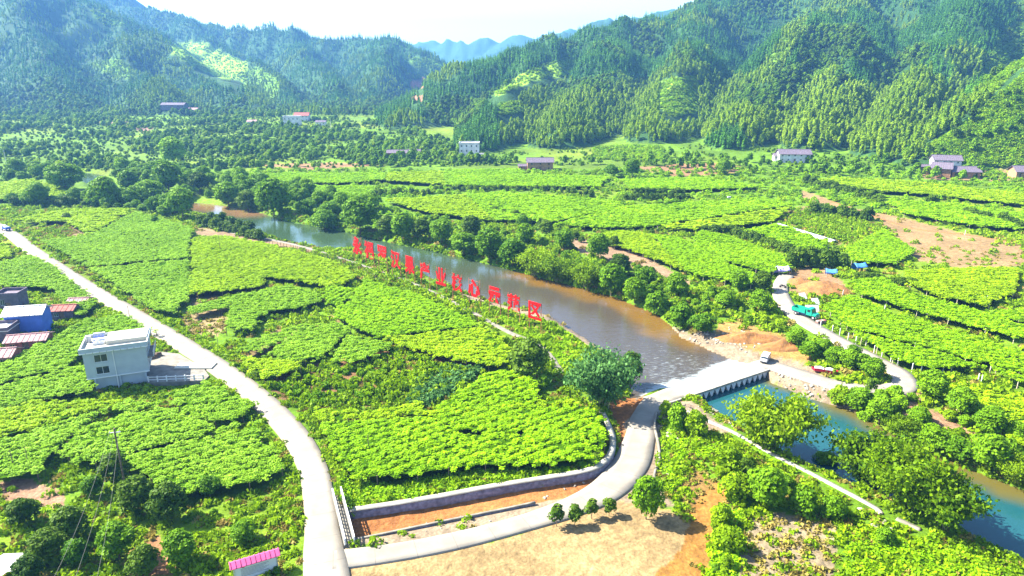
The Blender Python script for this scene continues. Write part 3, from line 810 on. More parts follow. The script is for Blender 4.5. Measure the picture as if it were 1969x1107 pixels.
def bamboo(key, h, w, culms, per, leaf, mat_, stem=True):
    Cs, Ns, Ss = [], [], []; mb = MB()
    for k in range(culms):
        a = random.uniform(0, 6.28); lean = random.uniform(.15, 1.0) ** .7
        hh = h * random.uniform(.72, 1.0) * (1 - .18 * lean)
        base = Vector((math.cos(a), math.sin(a), 0)) * w * .12 * random.random()
        def at(t):
            return base + Vector((math.cos(a), math.sin(a), 0)) * (lean * w * .5 * t ** 2.2) + Vector((0, 0, hh * (t - .22 * lean * t ** 4)))
        if stem:
            for q in range(3): mb.cyl(at(q / 3), at((q + 1) / 3), .06 - .015 * q, .045 - .015 * q, 5)
        m = per
        t = rng.uniform(.33, 1.05, m); P = np.array([at(v) for v in t])
        spread = w * .085 * (1.15 - np.abs(t - .65))
        P = P + rng.normal(size=P.shape) * spread[:, None] * np.array([1, 1, .9])
        Cs.append(P); Ns.append(rng.normal(size=P.shape) * .7 + np.array([math.cos(a) * .5, math.sin(a) * .5, .6])); Ss.append(leaf * rng.uniform(.6, 1.35, m))
    V, F = cards(np.vstack(Cs), np.vstack(Ns), np.hstack(Ss), 1.5, 0.45)
    MESH[key] = (proto('crown', V, F, mat_), mb.mesh('stems', M['bamboo_stem']) if stem else None, h, w)
bamboo('bamboo_a', 10, 12, 36, 300, 0.33, 'lf_bamboo')
bamboo('bamboo_b', 10, 10, 32, 300, 0.33, 'lf_bamboo')
bamboo('bamboo_dark', 9, 9, 32, 260, 0.28, 'lf_blue')

def conifer(h, w, whorls, per, mat_):
    Cs, Ns, Ss = [], [], []
    for k in range(whorls):
        t = k / (whorls - 1); z = h * (.14 + .84 * t); r = w / 2 * (1 - t) ** .8 + .12
        for q in range(max(3, int(per * (1 - t * .6)))):
            a = random.uniform(0, 6.28); rr = r * random.uniform(.35, 1)
            Cs.append((math.cos(a) * rr, math.sin(a) * rr, z - rr * .35)); Ns.append((math.cos(a) * .7, math.sin(a) * .7, .8)); Ss.append(max(.35, w * .34 * (1.05 - .6 * t)))
    V, F = cards(np.array(Cs), np.array(Ns) + rng.normal(size=(len(Ns), 3)) * .25, np.array(Ss), 1.3, .3)
    mb = MB(); mb.cyl((0, 0, -1), (0, 0, h * .9), .16, .03, 5)
    me = mb.mesh('t', M['bark']); 
    return merge(V, F, me, mat_)
def merge(V, F, trunk, mat_):
    """crown and trunk in one cheap mesh, for plants too small in the photo to show parts"""
    me = proto('tree', V, F, mat_)
    bm = bmesh.new(); bm.from_mesh(me)
    n0 = len(bm.faces)
    if trunk is not None:
        bm.from_mesh(trunk); bm.faces.ensure_lookup_table()
        for f in bm.faces[n0:]: f.material_index = 1
    bm.to_mesh(me); bm.free()
    me.materials.append(M['bark'])
    return me
CON = [conifer(11, 3.6, 11, 13, 'lf_conifer'), conifer(12, 3.2, 12, 12, 'lf_conifer'), conifer(9.5, 3.6, 10, 13, 'lf_conifer')]
def hill_broad(h, w, n, per, leaf, mat_):
    V, F = crown_blob(round_blobs(n, w / 2 - 1, h * .3, h - 1, 1.4), per, leaf, .4)
    return merge(V, F, trunk_mesh('t', h * .6, .16, 2, w * .4), mat_)
BRO = [hill_broad(8.5, 7, 9, 42, .95, 'lf_broad'), hill_broad(7.5, 7.5, 9, 42, .95, 'lf_broad'), hill_broad(9, 6.5, 9, 42, .9, 'lf_dark')]
def plume(h, w, per, mat_):
    t = rng.uniform(.2, 1.0, per)
    ax = np.stack([w * .35 * t ** 2.5, 0 * t, h * t - .12 * h * t ** 5], 1)
    r = w * .5 * np.sin(np.pi * np.clip((t - .1) / .95, 0, 1)) ** .8
    a = rng.uniform(0, 6.28, per); P = ax + np.stack([np.cos(a) * r, np.sin(a) * r, 0 * r], 1) * rng.uniform(.4, 1, (per, 1))
    V, F = cards(P, np.stack([np.cos(a), np.sin(a), .5 + 0 * a], 1) + rng.normal(size=(per, 3)) * .3, .75 * rng.uniform(.7, 1.3, per), 1.5, .4)
    mb = MB(); mb.cyl((0, 0, -1), (w * .05, 0, h * .6), .07, .04, 5)
    return merge(V, F, mb.mesh('t', M['bamboo_stem']), mat_)
PLU = [plume(11, 3.4, 170, 'lf_bamboo_hill'), plume(10, 3.8, 170, 'lf_bamboo_hill'), plume(12, 3.2, 170, 'lf_bamboo_hill')]
def clump(w, h, n, leaf, mat_, up=.8, droop=0., asp=1.2):
    a = rng.uniform(0, 6.28, n); r = w / 2 * np.sqrt(rng.uniform(0, 1, n)); z = h * rng.uniform(.05, 1, n) * (1 - .5 * (r / (w / 2)) ** 2)
    V, F = cards(np.stack([r * np.cos(a), r * np.sin(a), z], 1), rng.normal(size=(n, 3)) * .6 + np.array([0, 0, up]), leaf * rng.uniform(.6, 1.3, n), asp, droop)
    return proto('leaves', V, F, mat_)
VINE = [clump(1.0, .36, 40, .18, 'lf_vine', 2.2) for _ in range(3)]
VINEP = [clump(1.0, .36, 40, .18, 'lf_vine_pale', 2.2) for _ in range(3)]
VINEY = [clump(1.0, .36, 40, .18, 'lf_vine_yellow', 2.2) for _ in range(3)]
FARV = [clump(1.8, .45, 40, .36, 'lf_vine', 2.2) for _ in range(3)]
FARY = [clump(1.8, .45, 40, .36, 'lf_vine_yellow', 2.2) for _ in range(3)]
WEED = [clump(1.6, .8, 42, .32, 'lf_weed', .3, .3), clump(1.5, .7, 42, .30, 'lf_weed', .3, .3), clump(1.2, .5, 30, .28, 'lf_dry', .3, .3)]
WEEDX = [clump(2.2, 1.4, 80, .42, 'lf_weed', 1), clump(2.0, 1.3, 80, .40, 'lf_broad', .8), clump(2.0, 1.2, 70, .40, 'lf_vine', 1)]
LUSHG = [clump(1.2, .6, 55, .2, 'lf_vine', 1.2), clump(1.2, .5, 55, .2, 'lf_vine_yellow', 1.2), clump(1.2, .7, 50, .22, 'lf_vine', 1.2)]
DRYG = [clump(1.2, .35, 22, .26, 'lf_dry', .4), clump(1.2, .3, 20, .26, 'lf_dry', .4), clump(1.0, .4, 18, .26, 'lf_weed', .4)]
YAM = [clump(1.5, 1.3, 60, .42, 'lf_weed', .2, .2, 1.6), clump(1.3, 1.1, 55, .42, 'lf_weed', .2, .2, 1.6), clump(1.2, 1.2, 50, .42, 'lf_broad', .2, .2, 1.6)]
BANA = [clump(1.3, 1.2, 50, .42, 'lf_blue', .2, .2, 1.8) for _ in range(3)]

_ng = {}
def scatter_group(protos):
    key = tuple(p.name for p in protos)
    if key in _ng: return _ng[key]
    ng = bpy.data.node_groups.new('plants', 'GeometryNodeTree')
    ng.interface.new_socket('Geometry', in_out='INPUT', socket_type='NodeSocketGeometry')
    ng.interface.new_socket('Geometry', in_out='OUTPUT', socket_type='NodeSocketGeometry')
    N, L = ng.nodes, ng.links
    gi, go = N.new('NodeGroupInput'), N.new('NodeGroupOutput')
    g2i = N.new('GeometryNodeGeometryToInstance')
    for p in reversed(protos):
        o = bpy.data.objects.new(p.name + '_source', p)        # never linked to the scene
        oi = N.new('GeometryNodeObjectInfo'); oi.inputs['Object'].default_value = o
        L.new(oi.outputs['Geometry'], g2i.inputs[0])
    iop = N.new('GeometryNodeInstanceOnPoints')
    def att(nm, ty):
        a = N.new('GeometryNodeInputNamedAttribute'); a.data_type = ty; a.inputs['Name'].default_value = nm; return a.outputs['Attribute']
    L.new(gi.outputs[0], iop.inputs['Points']); L.new(g2i.outputs[0], iop.inputs['Instance'])
    iop.inputs['Pick Instance'].default_value = True
    L.new(att('k', 'INT'), iop.inputs['Instance Index'])
    e2r = N.new('FunctionNodeEulerToRotation'); L.new(att('rot', 'FLOAT_VECTOR'), e2r.inputs[0])
    L.new(e2r.outputs[0], iop.inputs['Rotation']); L.new(att('scl', 'FLOAT_VECTOR'), iop.inputs['Scale'])
    L.new(iop.outputs[0], go.inputs[0])
    _ng[key] = ng
    return ng

def scatter(name, P, S, protos, tilt=0.06, parent=None, hvar=0.2, **props):
    P = np.asarray(P, np.float32)
    n = len(P)
    if n == 0: return None
    me = bpy.data.meshes.new(name)
    me.vertices.add(n); me.vertices.foreach_set('co', P.ravel())
    k = rng.integers(0, len(protos), n).astype(np.int32)
    rot = np.stack([rng.normal(0, tilt, n), rng.normal(0, tilt, n), rng.uniform(0, 6.28, n)], 1).astype(np.float32)
    S = np.asarray(S) * np.ones(n)
    scl = np.stack([S, S, S * rng.uniform(1 - hvar, 1 + hvar, n)], 1).astype(np.float32)
    me.attributes.new('k', 'INT', 'POINT').data.foreach_set('value', k)
    me.attributes.new('rot', 'FLOAT_VECTOR', 'POINT').data.foreach_set('vector', rot.ravel())
    me.attributes.new('scl', 'FLOAT_VECTOR', 'POINT').data.foreach_set('vector', scl.ravel())
    me.update()
    o = link(name, me, parent, **props)
    md = o.modifiers.new('plants', 'NODES'); md.node_group = scatter_group(protos)
    return o

def pts_in(pl, density, jitter=0.0):
    lo, hi = pl.min(0), pl.max(0)
    n = int((hi - lo).prod() * density)
    P = np.stack([rng.uniform(lo[0], hi[0], n), rng.uniform(lo[1], hi[1], n)], 1)
    return P[inside(P, pl)]
def free_of(P, roads_pad=0.6, water=True):
    keep = np.ones(len(P), bool)
    for rd in roads + [fp_a, dike_a]:
        d, t = dist_line(P, rd[:, :2]); i = np.minimum(t.astype(int), len(rd) - 1)
        keep &= d > rd[i, 3] / 2 + roads_pad
    if water:
        keep &= sdist(P, river_up) > 0.6
        keep &= sdist(P, river_dn) > 0.6
    keep &= sdist(P, channel) > 0.4
    return keep
def on_ground(P, up=0.0): return np.column_stack([P, zat(P[:, 0], P[:, 1]) + up])
# ------------------------------------------------------------------ vine trellises
from mathutils.geometry import delaunay_2d_cdt
post_me = MB().box(-.06, .06, -.06, .06, -.3, 1.85).mesh('post', M['pale_wood'])
post_dark = MB().box(-.06, .06, -.06, .06, -.3, 1.85).mesh('post', M['wood'])
FN = [1]
def field(pl, label, pale=False, z=1.9, row=None, dens=1.0, posts=True, post=None, gap=1.75, kind=0):
    W = poly(pl, z)
    cx, cy = W.mean(0)
    gz = z1(cx, cy)
    t = thing('vine_trellis', label, 'vine trellis', (cx, cy, gz), group='fields of vines grown over low trellises')
    far = cy > 235
    # canopy sheet
    lo, hi = W.min(0), W.max(0)
    stp = max(1.1, (hi - lo).max() / 34)
    B = []
    for i in range(len(W)):
        a, b = W[i], W[(i + 1) % len(W)]; n = max(1, int(np.linalg.norm(b - a) / (2.2 if not far else 5)))
        for q in range(n): B.append(a + (b - a) * q / n)
    B = np.array(B); nb = len(B)
    B = B + rng.normal(0, 0.28 if not far else .5, B.shape)
    gx, gy = np.meshgrid(np.arange(lo[0], hi[0], stp), np.arange(lo[1], hi[1], stp))
    I = np.stack([gx.ravel(), gy.ravel()], 1) + rng.uniform(-.2, .2, (gx.size, 2))
    I = I[sdist(I, B) < -stp * .5] if len(I) else I
    allp = [Vector(p) for p in B] + [Vector(p) for p in I]
    vs, es, fs, *_ = delaunay_2d_cdt(allp, [(i, (i + 1) % nb) for i in range(nb)], [list(range(nb))], 1, 1e-4)
    V = np.array([tuple(v) for v in vs]); gzv = zat(V[:, 0], V[:, 1])
    gzv = np.maximum(gzv, gz - 0.6)
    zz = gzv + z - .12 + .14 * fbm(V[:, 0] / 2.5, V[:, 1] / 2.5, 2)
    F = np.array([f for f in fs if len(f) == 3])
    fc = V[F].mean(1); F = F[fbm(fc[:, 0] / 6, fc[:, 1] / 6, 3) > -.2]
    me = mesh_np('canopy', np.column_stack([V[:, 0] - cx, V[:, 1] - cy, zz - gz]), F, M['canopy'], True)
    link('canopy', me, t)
    # leaves, laid out along the rows
    if row is None: row = math.degrees(math.atan2(*(W[1] - W[0])[::-1]))
    c, s = math.cos(R(row)), math.sin(R(row))
    d = (4.0 if not far else 1.35) * dens
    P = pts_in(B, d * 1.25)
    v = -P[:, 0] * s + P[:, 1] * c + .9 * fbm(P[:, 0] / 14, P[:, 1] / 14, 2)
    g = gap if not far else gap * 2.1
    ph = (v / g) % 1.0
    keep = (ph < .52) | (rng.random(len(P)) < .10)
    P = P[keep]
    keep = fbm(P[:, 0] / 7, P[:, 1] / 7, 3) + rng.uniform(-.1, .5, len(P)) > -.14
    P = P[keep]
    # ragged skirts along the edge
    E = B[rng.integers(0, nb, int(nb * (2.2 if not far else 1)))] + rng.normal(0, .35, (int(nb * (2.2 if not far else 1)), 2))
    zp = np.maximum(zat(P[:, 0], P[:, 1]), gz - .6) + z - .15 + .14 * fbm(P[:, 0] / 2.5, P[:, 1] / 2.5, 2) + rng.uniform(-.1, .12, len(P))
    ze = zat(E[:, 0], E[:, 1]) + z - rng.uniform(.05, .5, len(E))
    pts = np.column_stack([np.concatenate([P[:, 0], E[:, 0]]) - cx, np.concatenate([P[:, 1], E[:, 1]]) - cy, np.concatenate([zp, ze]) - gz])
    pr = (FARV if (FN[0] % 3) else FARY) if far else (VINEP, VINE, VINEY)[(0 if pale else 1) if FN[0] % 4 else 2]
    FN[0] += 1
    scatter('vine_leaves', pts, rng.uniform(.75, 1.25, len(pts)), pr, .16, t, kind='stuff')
    if posts and cy < 330:
        acc = 0
        for i in range(nb):
            a, b = B[i], B[(i + 1) % nb]
            acc += np.linalg.norm(b - a)
            if acc > (3.6 if cy < 160 else 6.5):
                acc = 0
                link('post', post or post_dark, t, (a[0] - cx, a[1] - cy, z1(a[0], a[1]) - gz))
    return B

FIELDS = [
    ([(172, 452), (262, 404), (368, 438), (358, 480), (362, 520), (366, 560), (335, 598), (300, 598), (215, 540), (130, 488), (80, 462)], 'large pale vine field beside the upper road', True, -20),
    ([(20, 424), (120, 402), (255, 400), (172, 450), (130, 425)], 'vine field on the knoll where the road leaves the picture', True, 0),
    ([(372, 456), (430, 452), (500, 466), (570, 482), (640, 502), (690, 530), (640, 550), (560, 535), (506, 531), (500, 550), (430, 557), (366, 562)], 'wide vine field below the curved dirt path and its post fence', True, 0),
    ([(368, 590), (445, 570), (442, 588), (368, 602)], 'narrow vine strip above the small bare plot', True, 10),
    ([(448, 568), (557, 547), (614, 564), (612, 580), (580, 588), (524, 594), (494, 609), (480, 631), (438, 629)], 'vine field with stepped edge right of the bare plot', True, 10),
    ([(628, 547), (686, 555), (660, 578), (666, 615), (646, 610), (641, 584), (622, 570)], 'short vine field with an S-shaped dark right edge', False, 70),
    ([(690, 558), (700, 536), (790, 560), (880, 600), (950, 640), (985, 672), (960, 702), (880, 690), (780, 662), (755, 655), (672, 624), (664, 586)], 'broad vine field running down to the dark rounded tree', False, -12),
    ([(588, 624), (640, 617), (672, 632), (652, 648), (607, 690), (560, 690), (512, 681), (548, 652)], 'vine field left of the small white path crossing', True, 25),
    ([(460, 668), (528, 638), (585, 622), (556, 642), (500, 674)], 'slim vine strip between two bare earth banks', True, 25),
    ([(466, 684), (515, 690), (574, 694), (577, 706), (510, 727), (485, 716)], 'small vine patch just above the yellowish yam rows', True, 15),
    ([(640, 680), (668, 644), (752, 657), (735, 672), (680, 695), (641, 692)], 'bluish vine patch above the left end of the yam rows', True, 18),
    ([(838, 788), (940, 715), (1000, 706), (1040, 740), (1020, 808), (990, 830), (880, 824), (850, 808)], 'bright green vine field with diagonal rows near the river bend', False, 32),
    ([(602, 782), (700, 792), (800, 777), (832, 802), (880, 834), (1000, 836), (1045, 775), (1088, 762), (1140, 790), (1168, 848), (1140, 878), (1060, 888), (900, 893), (760, 915), (684, 916), (652, 872), (622, 822)], 'large vine field above the curved stone retaining wall', False, 28),
    ([(168, 612), (232, 606), (296, 640), (270, 636), (165, 642), (155, 678), (128, 704), (40, 726), (0, 736), (-40, 740), (-40, 705), (22, 690), (90, 652)], 'pale vine field between the blue farmhouse and the white house', True, 20),
    ([(0, 746), (40, 732), (158, 702), (178, 748), (60, 768), (-20, 790)], 'vine strip left of the white house, below its dark hedge', True, 15),
    ([(-20, 795), (60, 772), (170, 772), (330, 776), (240, 787), (198, 788), (150, 820), (108, 862), (68, 902), (-20, 925)], 'vine field at the left edge below the white house', True, 28),
    ([(112, 870), (150, 832), (240, 797), (330, 790), (352, 802), (430, 822), (492, 812), (500, 842), (548, 905), (480, 925), (400, 935), (335, 955), (300, 935), (280, 905), (230, 890), (150, 885)], 'biggest vine field in the left foreground behind the leaning pole', True, 28),
    ([(332, 752), (400, 737), (440, 760), (485, 782), (440, 812), (352, 792)], 'patchy vine field between the white house yard and the road bend', True, 10),
    ([(-40, 468), (22, 474), (18, 492), (-40, 505)], 'small vine patch beside the blue and white truck', True, 0),
    ([(-40, 512), (60, 492), (110, 520), (185, 585), (150, 605), (100, 552), (0, 548)], 'vine field behind the blue farmhouse', True, 10),
    # across the river
    ([(470, 335), (560, 332), (740, 332), (742, 345), (650, 352), (560, 350), (480, 346)], 'far strip of vines with white stakes at the left end of the terraces', False, 0),
    ([(745, 332), (880, 326), (1000, 323), (1010, 334), (1170, 340), (1150, 358), (960, 357), (830, 352), (745, 347)], 'long strip of vines in front of the brown farmhouse', False, 0),
    ([(520, 357), (720, 358), (715, 377), (640, 374), (560, 366)], 'vine field left of the citrus row on the far terraces', False, 5),
    ([(740, 384), (830, 378), (960, 368), (1060, 374), (1190, 386), (1190, 400), (1060, 424), (920, 420), (810, 404)], 'broad vine field below the long row of citrus trees', False, 5),
    ([(1200, 345), (1350, 342), (1480, 360), (1330, 364), (1210, 362)], 'vine field under the bare red bank', False, 0),
    ([(1070, 428), (1200, 396), (1340, 388), (1470, 380), (1525, 392), (1500, 412), (1480, 428), (1400, 432), (1330, 438), (1240, 434), (1150, 436)], 'wide vine field right of the centre, behind the round tree row', False, 0),
    ([(1335, 455), (1352, 442), (1400, 452), (1500, 488), (1522, 512), (1478, 522), (1400, 500), (1340, 475)], 'bright vine field left of the violet tent', False, -12),
    ([(1130, 452), (1200, 442), (1310, 456), (1400, 505), (1470, 530), (1460, 548), (1340, 525), (1220, 480)], 'vine field sloping to the thicket on the far river bank', False, -15),
    ([(1490, 430), (1520, 436), (1600, 470), (1560, 478), (1500, 462), (1440, 440)], 'vine field just below the white plastic strip', False, -12),
    ([(1625, 478), (1700, 440), (1762, 480), (1720, 504), (1640, 500)], 'vine field right of the young plant rows', False, 0),
    ([(1742, 520), (1900, 512), (1958, 516), (1950, 558), (1890, 584), (1820, 570), (1752, 546)], 'oval vine field at the right edge with dark lower rim', False, 0),
    ([(1642, 536), (1700, 530), (1740, 556), (1870, 592), (1985, 632), (1985, 652), (1850, 618), (1740, 588), (1645, 558)], 'vine strip below the blue tents running to the right edge', False, -12),
    ([(1585, 585), (1640, 566), (1720, 600), (1860, 640), (1985, 682), (1985, 740), (1900, 700), (1790, 706), (1720, 688), (1660, 650)], 'large vine field behind the white posts of the loop lane', False, -14),
    ([(1800, 735), (1900, 752), (1985, 772), (1985, 862), (1900, 812)], 'vine field at the lower right edge above the riverside trees', False, -14),
    ([(1550, 345), (1640, 342), (1790, 352), (1969, 372), (1969, 392), (1800, 375), (1680, 366)], 'strip of vines in front of the white farm cluster', False, 0),
    ([(1700, 382), (1850, 392), (1985, 412), (1985, 440), (1860, 430), (1740, 410)], 'vine field between two tree rows at the right edge', False, 0),
    ([(1860, 605), (1985, 590), (1985, 615), (1930, 612)], 'wedge of vines under the oval field at the right', False, 0),
    ([(60, 345), (0, 350), (-60, 360), (-60, 385), (60, 380), (170, 378), (130, 360)], 'pale vine terrace left of the two round riverside trees', True, 0),
]
def clip_half(pl, p, q, side, gap):
    n = np.array([-(q[1] - p[1]), q[0] - p[0]], float); n /= np.linalg.norm(n); n *= side
    f = lambda v: (v[0] - p[0]) * n[0] + (v[1] - p[1]) * n[1] - gap
    out = []
    for i in range(len(pl)):
        a, b = pl[i], pl[(i + 1) % len(pl)]; fa_, fb_ = f(a), f(b)
        if fa_ >= 0: out.append(tuple(a))
        if fa_ * fb_ < 0:
            t = fa_ / (fa_ - fb_); out.append((a[0] + (b[0] - a[0]) * t, a[1] + (b[1] - a[1]) * t))
    return out
CUTS = {0: ((180, 512), (362, 496), 2.5), 6: ((700, 650), (960, 622), 2.5), 12: ((600, 812), (1090, 778), 3.5), 15: ((-20, 850), (220, 778), 3.5),
        16: ((120, 905), (500, 812), 3.5), 21: ((850, 320), (860, 365), 2), 23: ((880, 360), (960, 430), 2), 25: ((1180, 445), (1500, 398), 1.8), 32: ((1560, 610), (1985, 722), 3.2), 27: ((1240, 440), (1330, 530), 2)}
FL2 = []
for k, (pl, lab, pale, row) in enumerate(FIELDS):
    if k in CUTS:
        p, q, g = CUTS[k]
        w = lab.split()
        vert = abs(q[1] - p[1]) > abs(q[0] - p[0])
        for sd_, nm_ in ((1, 'left part of the ' if vert else 'nearer part of the '), (-1, 'right part of the ' if vert else 'farther part of the ')):
            c_ = clip_half(pl, p, q, sd_, g)
            if len(c_) > 2: FL2.append((c_, nm_ + lab, pale, row + (8 if sd_ > 0 else -6)))
    else: FL2.append((pl, lab, pale, row))
FIELDS = FL2
FB = []
for k, (pl, lab, pale, row) in enumerate(FIELDS):
    FB.append(field(pl, lab, pale, row=row, post=post_me if G(*pl[0], 0)[1] > 120 and pl[0][0] > 1100 else None))
def off_fields(P, pad=0.0):
    k = np.ones(len(P), bool)
    for b in FB:
        lo, hi = b.min(0) - 2, b.max(0) + 2
        q = np.where((P[:, 0] > lo[0]) & (P[:, 0] < hi[0]) & (P[:, 1] > lo[1]) & (P[:, 1] < hi[1]))[0]
        if len(q): k[q] &= ~inside(P[q], b)
    return k

# white stakes standing along the loop lane and terrace edges
stake = MB().box(-.07, .07, -.07, .07, -.3, 1.9).mesh('post', M['dirty_white'])
SK = [(1620, 570), (1600, 640), (1614, 646), (1630, 655), (1645, 662), (1680, 680), (1695, 688), (1712, 698), (1725, 705), (1753, 715), (1770, 718), (1790, 720), (1812, 718), (1700, 582), (1740, 590), (1760, 598),
      (1783, 605), (1805, 610), (1858, 620), (1920, 636), (1875, 588), (1882, 586), (1890, 584), (1896, 582), (1880, 735), (1886, 738), (1665, 664), (1577, 632), (1855, 452), (1700, 600)]
SKO = {k: i + 1 for i, k in enumerate(sorted(range(len(SK)), key=lambda q: SK[q][0]))}
for k, (a, b) in enumerate(SK):
    x, y, z = GT(a, b)
    link('stake', stake, None, (x, y, z), label=ordinal(SKO[k]) + ' white stake from the left along the terraces by the loop lane', category='stake', group='white stakes along the terraces')
# post fence beside the curved path
for k in range(46):
    t = k / 45
    c = catmull([(500, 470), (560, 480), (600, 492), (650, 508), (700, 528), (730, 545)], 20)
    q = c[int(t * (len(c) - 1))]
    x, y, z = GT(*q)
    link('fence_post', post_dark, None, (x, y, z), random.uniform(0, 1), label=ordinal(k + 1) + ' post from the left in the row beside the curved dirt path', category='post', group='row of posts by the curved path')

# ------------------------------------------------------------------ retaining wall, ford, railings
def strip_wall(name, pts, thick, zb, zt, wall_m, cap_m, label, cat, cap=True):
    P = catmull(pts, 6); n = len(P)
    c = P[:, :2].mean(0)
    t = thing(name, label, cat, (c[0], c[1], 0))
    def build(w0, w1, z0, z1_, m, nm):
        V = []; F = []
        for i in range(n):
            a = P[max(i - 1, 0), :2]; b = P[min(i + 1, n - 1), :2]
            d = (b - a) / np.linalg.norm(b - a); nn = np.array([-d[1], d[0]])
            j0 = .05 * vnoise(np.array([i * .9]), np.array([1.]))[0]
            for q, z in ((w0, z0), (w0, z1_), (w1, z1_), (w1, z0)):
                v = P[i, :2] + nn * (q + (j0 if z == z0 else 0)) - c
                V.append((v[0], v[1], z + P[i, 2]))
        for i in range(n - 1):
            for k in range(4): F.append((i * 4 + k, i * 4 + (k + 1) % 4, (i + 1) * 4 + (k + 1) % 4, (i + 1) * 4 + k))
        F += [(0, 1, 2, 3), tuple(n * 4 - 4 + k for k in (3, 2, 1, 0))]
        me = mesh_np(nm, V, F, m)
        bm = bmesh.new(); bm.from_mesh(me); bmesh.ops.recalc_face_normals(bm, faces=bm.faces); bm.to_mesh(me); bm.free()
        link(nm, me, t)
    build(0, thick, zb, zt, wall_m, 'wall_face')
    if cap: build(-.06, thick + .05, zt, zt + .14, M['fresh_concrete'] if name == 'retaining_wall' else cap_m, 'coping')
    return t
def wp(l, z): return np.array([(*G(a, b, z), 0) for a, b in l])
strip_wall('retaining_wall', wp([(668, 985), (760, 972), (860, 955), (950, 938), (1050, 922), (1130, 908), (1163, 893), (1181, 870), (1183, 842), (1172, 812), (1160, 788)], .45), .9, -2.2, .45, M['stone_wall'], M['pale_concrete'],
           'long grey stone retaining wall with pale coping, curving below the vine field', 'retaining wall')
strip_wall('kerb_wall', wp([(1262, 790), (1257, 815), (1264, 850), (1266, 880), (1256, 915), (1272, 945), (1292, 968)], .1), .35, -1.2, .1, M['pale_concrete'], M['pale_concrete'], 'low white kerb wall along the right side of the lane to the ford', 'kerb wall', False)
strip_wall('dike_wall', wp([(1320, 790), (1352, 806), (1410, 832), (1480, 872), (1560, 912), (1640, 954), (1690, 982)], .3), .7, -1.2, .3, M['fresh_concrete'], M['fresh_concrete'], 'low pale concrete dike along the near bank below the ford', 'dike wall', False)
strip_wall('dike_wall', wp([(1722, 998), (1745, 1008), (1768, 1019)], .3), .7, -1.2, .3, M['pale_concrete'], M['pale_concrete'], 'short broken-off piece of pale concrete dike at the lower right', 'dike wall', False)
strip_wall('channel_wall', wp([(668, 1042), (760, 1023), (860, 1002), (950, 984), (1030, 967)], .4), .25, -1.9, .40, M['stone_wall'], M['pale_concrete'], 'low concrete edge between the dry channel and the lane', 'channel wall')

fa, fb = np.array(G(1274, 764, -.6)), np.array(G(1467, 701, -.6))
L_ = np.linalg.norm(fb - fa); ang = math.atan2(*(fb - fa)[::-1])
ford = thing('ford_bridge', 'low white concrete ford crossing the river on a row of wedge piers', 'ford bridge', (fa[0], fa[1], -.6), ang)
MB().box(-3, L_ + 1.5, -2.05, 2.1, -.34, 0).build('deck', M['fresh_concrete'], ford, .03)
MB().box(-3, L_ + 1.5, -2.35, -2.05, -.36, .06).build('deck_edge', M['fresh_concrete'], ford)
MB().box(-3, L_ + 1.5, .2, 1.2, -2.6, -.36).build('shade_backing', M['dark'], ford)  # near-black backing, its colour stands in for deep shade between the piers
npier = 15; x0 = 4.6; dx = (L_ - x0 - .4) / npier
pier = MB()
hw = dx * .5
pier.v = []; pier.add([(-hw * .98, -2.2, -.37), (hw * .98, -2.2, -.37), (hw * .98, .2, -.37), (-hw * .98, .2, -.37), (-.07, -2.32, -1.75), (.07, -2.32, -1.75), (.07, .2, -1.75), (-.07, .2, -1.75)],
                      [(0, 1, 2, 3), (7, 6, 5, 4), (0, 4, 5, 1), (1, 5, 6, 2), (2, 6, 7, 3), (3, 7, 4, 0)])
pier.box(-.07, .07, -2.3, .2, -2.6, -1.75)
pm = pier.mesh('pier', M['white_paint'])
for k in range(npier + 1): link('pier', pm, ford, (x0 + k * dx, 0, 0))

ra, rb = np.array(G(640, 950, 1.1)), np.array(G(664, 1048, 1.1))
Lr = np.linalg.norm(rb - ra); angr = math.atan2(*(rb - ra)[::-1])
for off, lab in ((0.0, 'white concrete road-bridge railing, the one next to the road surface'), (1.15, 'white concrete railing beyond the road-side one, over the dry channel')):
    nx, ny = -math.sin(angr), math.cos(angr)
    rl = thing('bridge_railing', lab, 'railing', (ra[0] + nx * off, ra[1] + ny * off, 1.0), angr)
    MB().box(0, Lr, -.14, .14, -.2, .12).build('plinth', M['pale_concrete'], rl)
    MB().box(0, Lr, -.09, .09, .92, 1.08).build('top_rail', M['white_paint'], rl)
    MB().box(0, Lr, -.05, .05, .52, .62).build('middle_rail', M['white_paint'], rl)
    pm2 = MB().box(-.08, .08, -.08, .08, .12, .92).mesh('baluster', M['white_paint'])
    for k in range(15): link('baluster', pm2, rl, (.1 + k * (Lr - .2) / 14, 0, 0))
bx, by = (ra + rb) / 2
bs = thing('bridge_slab', 'short concrete bridge edge carrying the road past the dry channel', 'bridge', (bx, by, 0), angr)
MB().box(-Lr / 2, Lr / 2, -.4, 1.45, .45, .79).build('slab', M['pale_concrete'], bs)
MB().box(-Lr / 2, Lr / 2, -.4, 0.9, -1.8, .44).build('abutment', M['stone_wall'], bs)

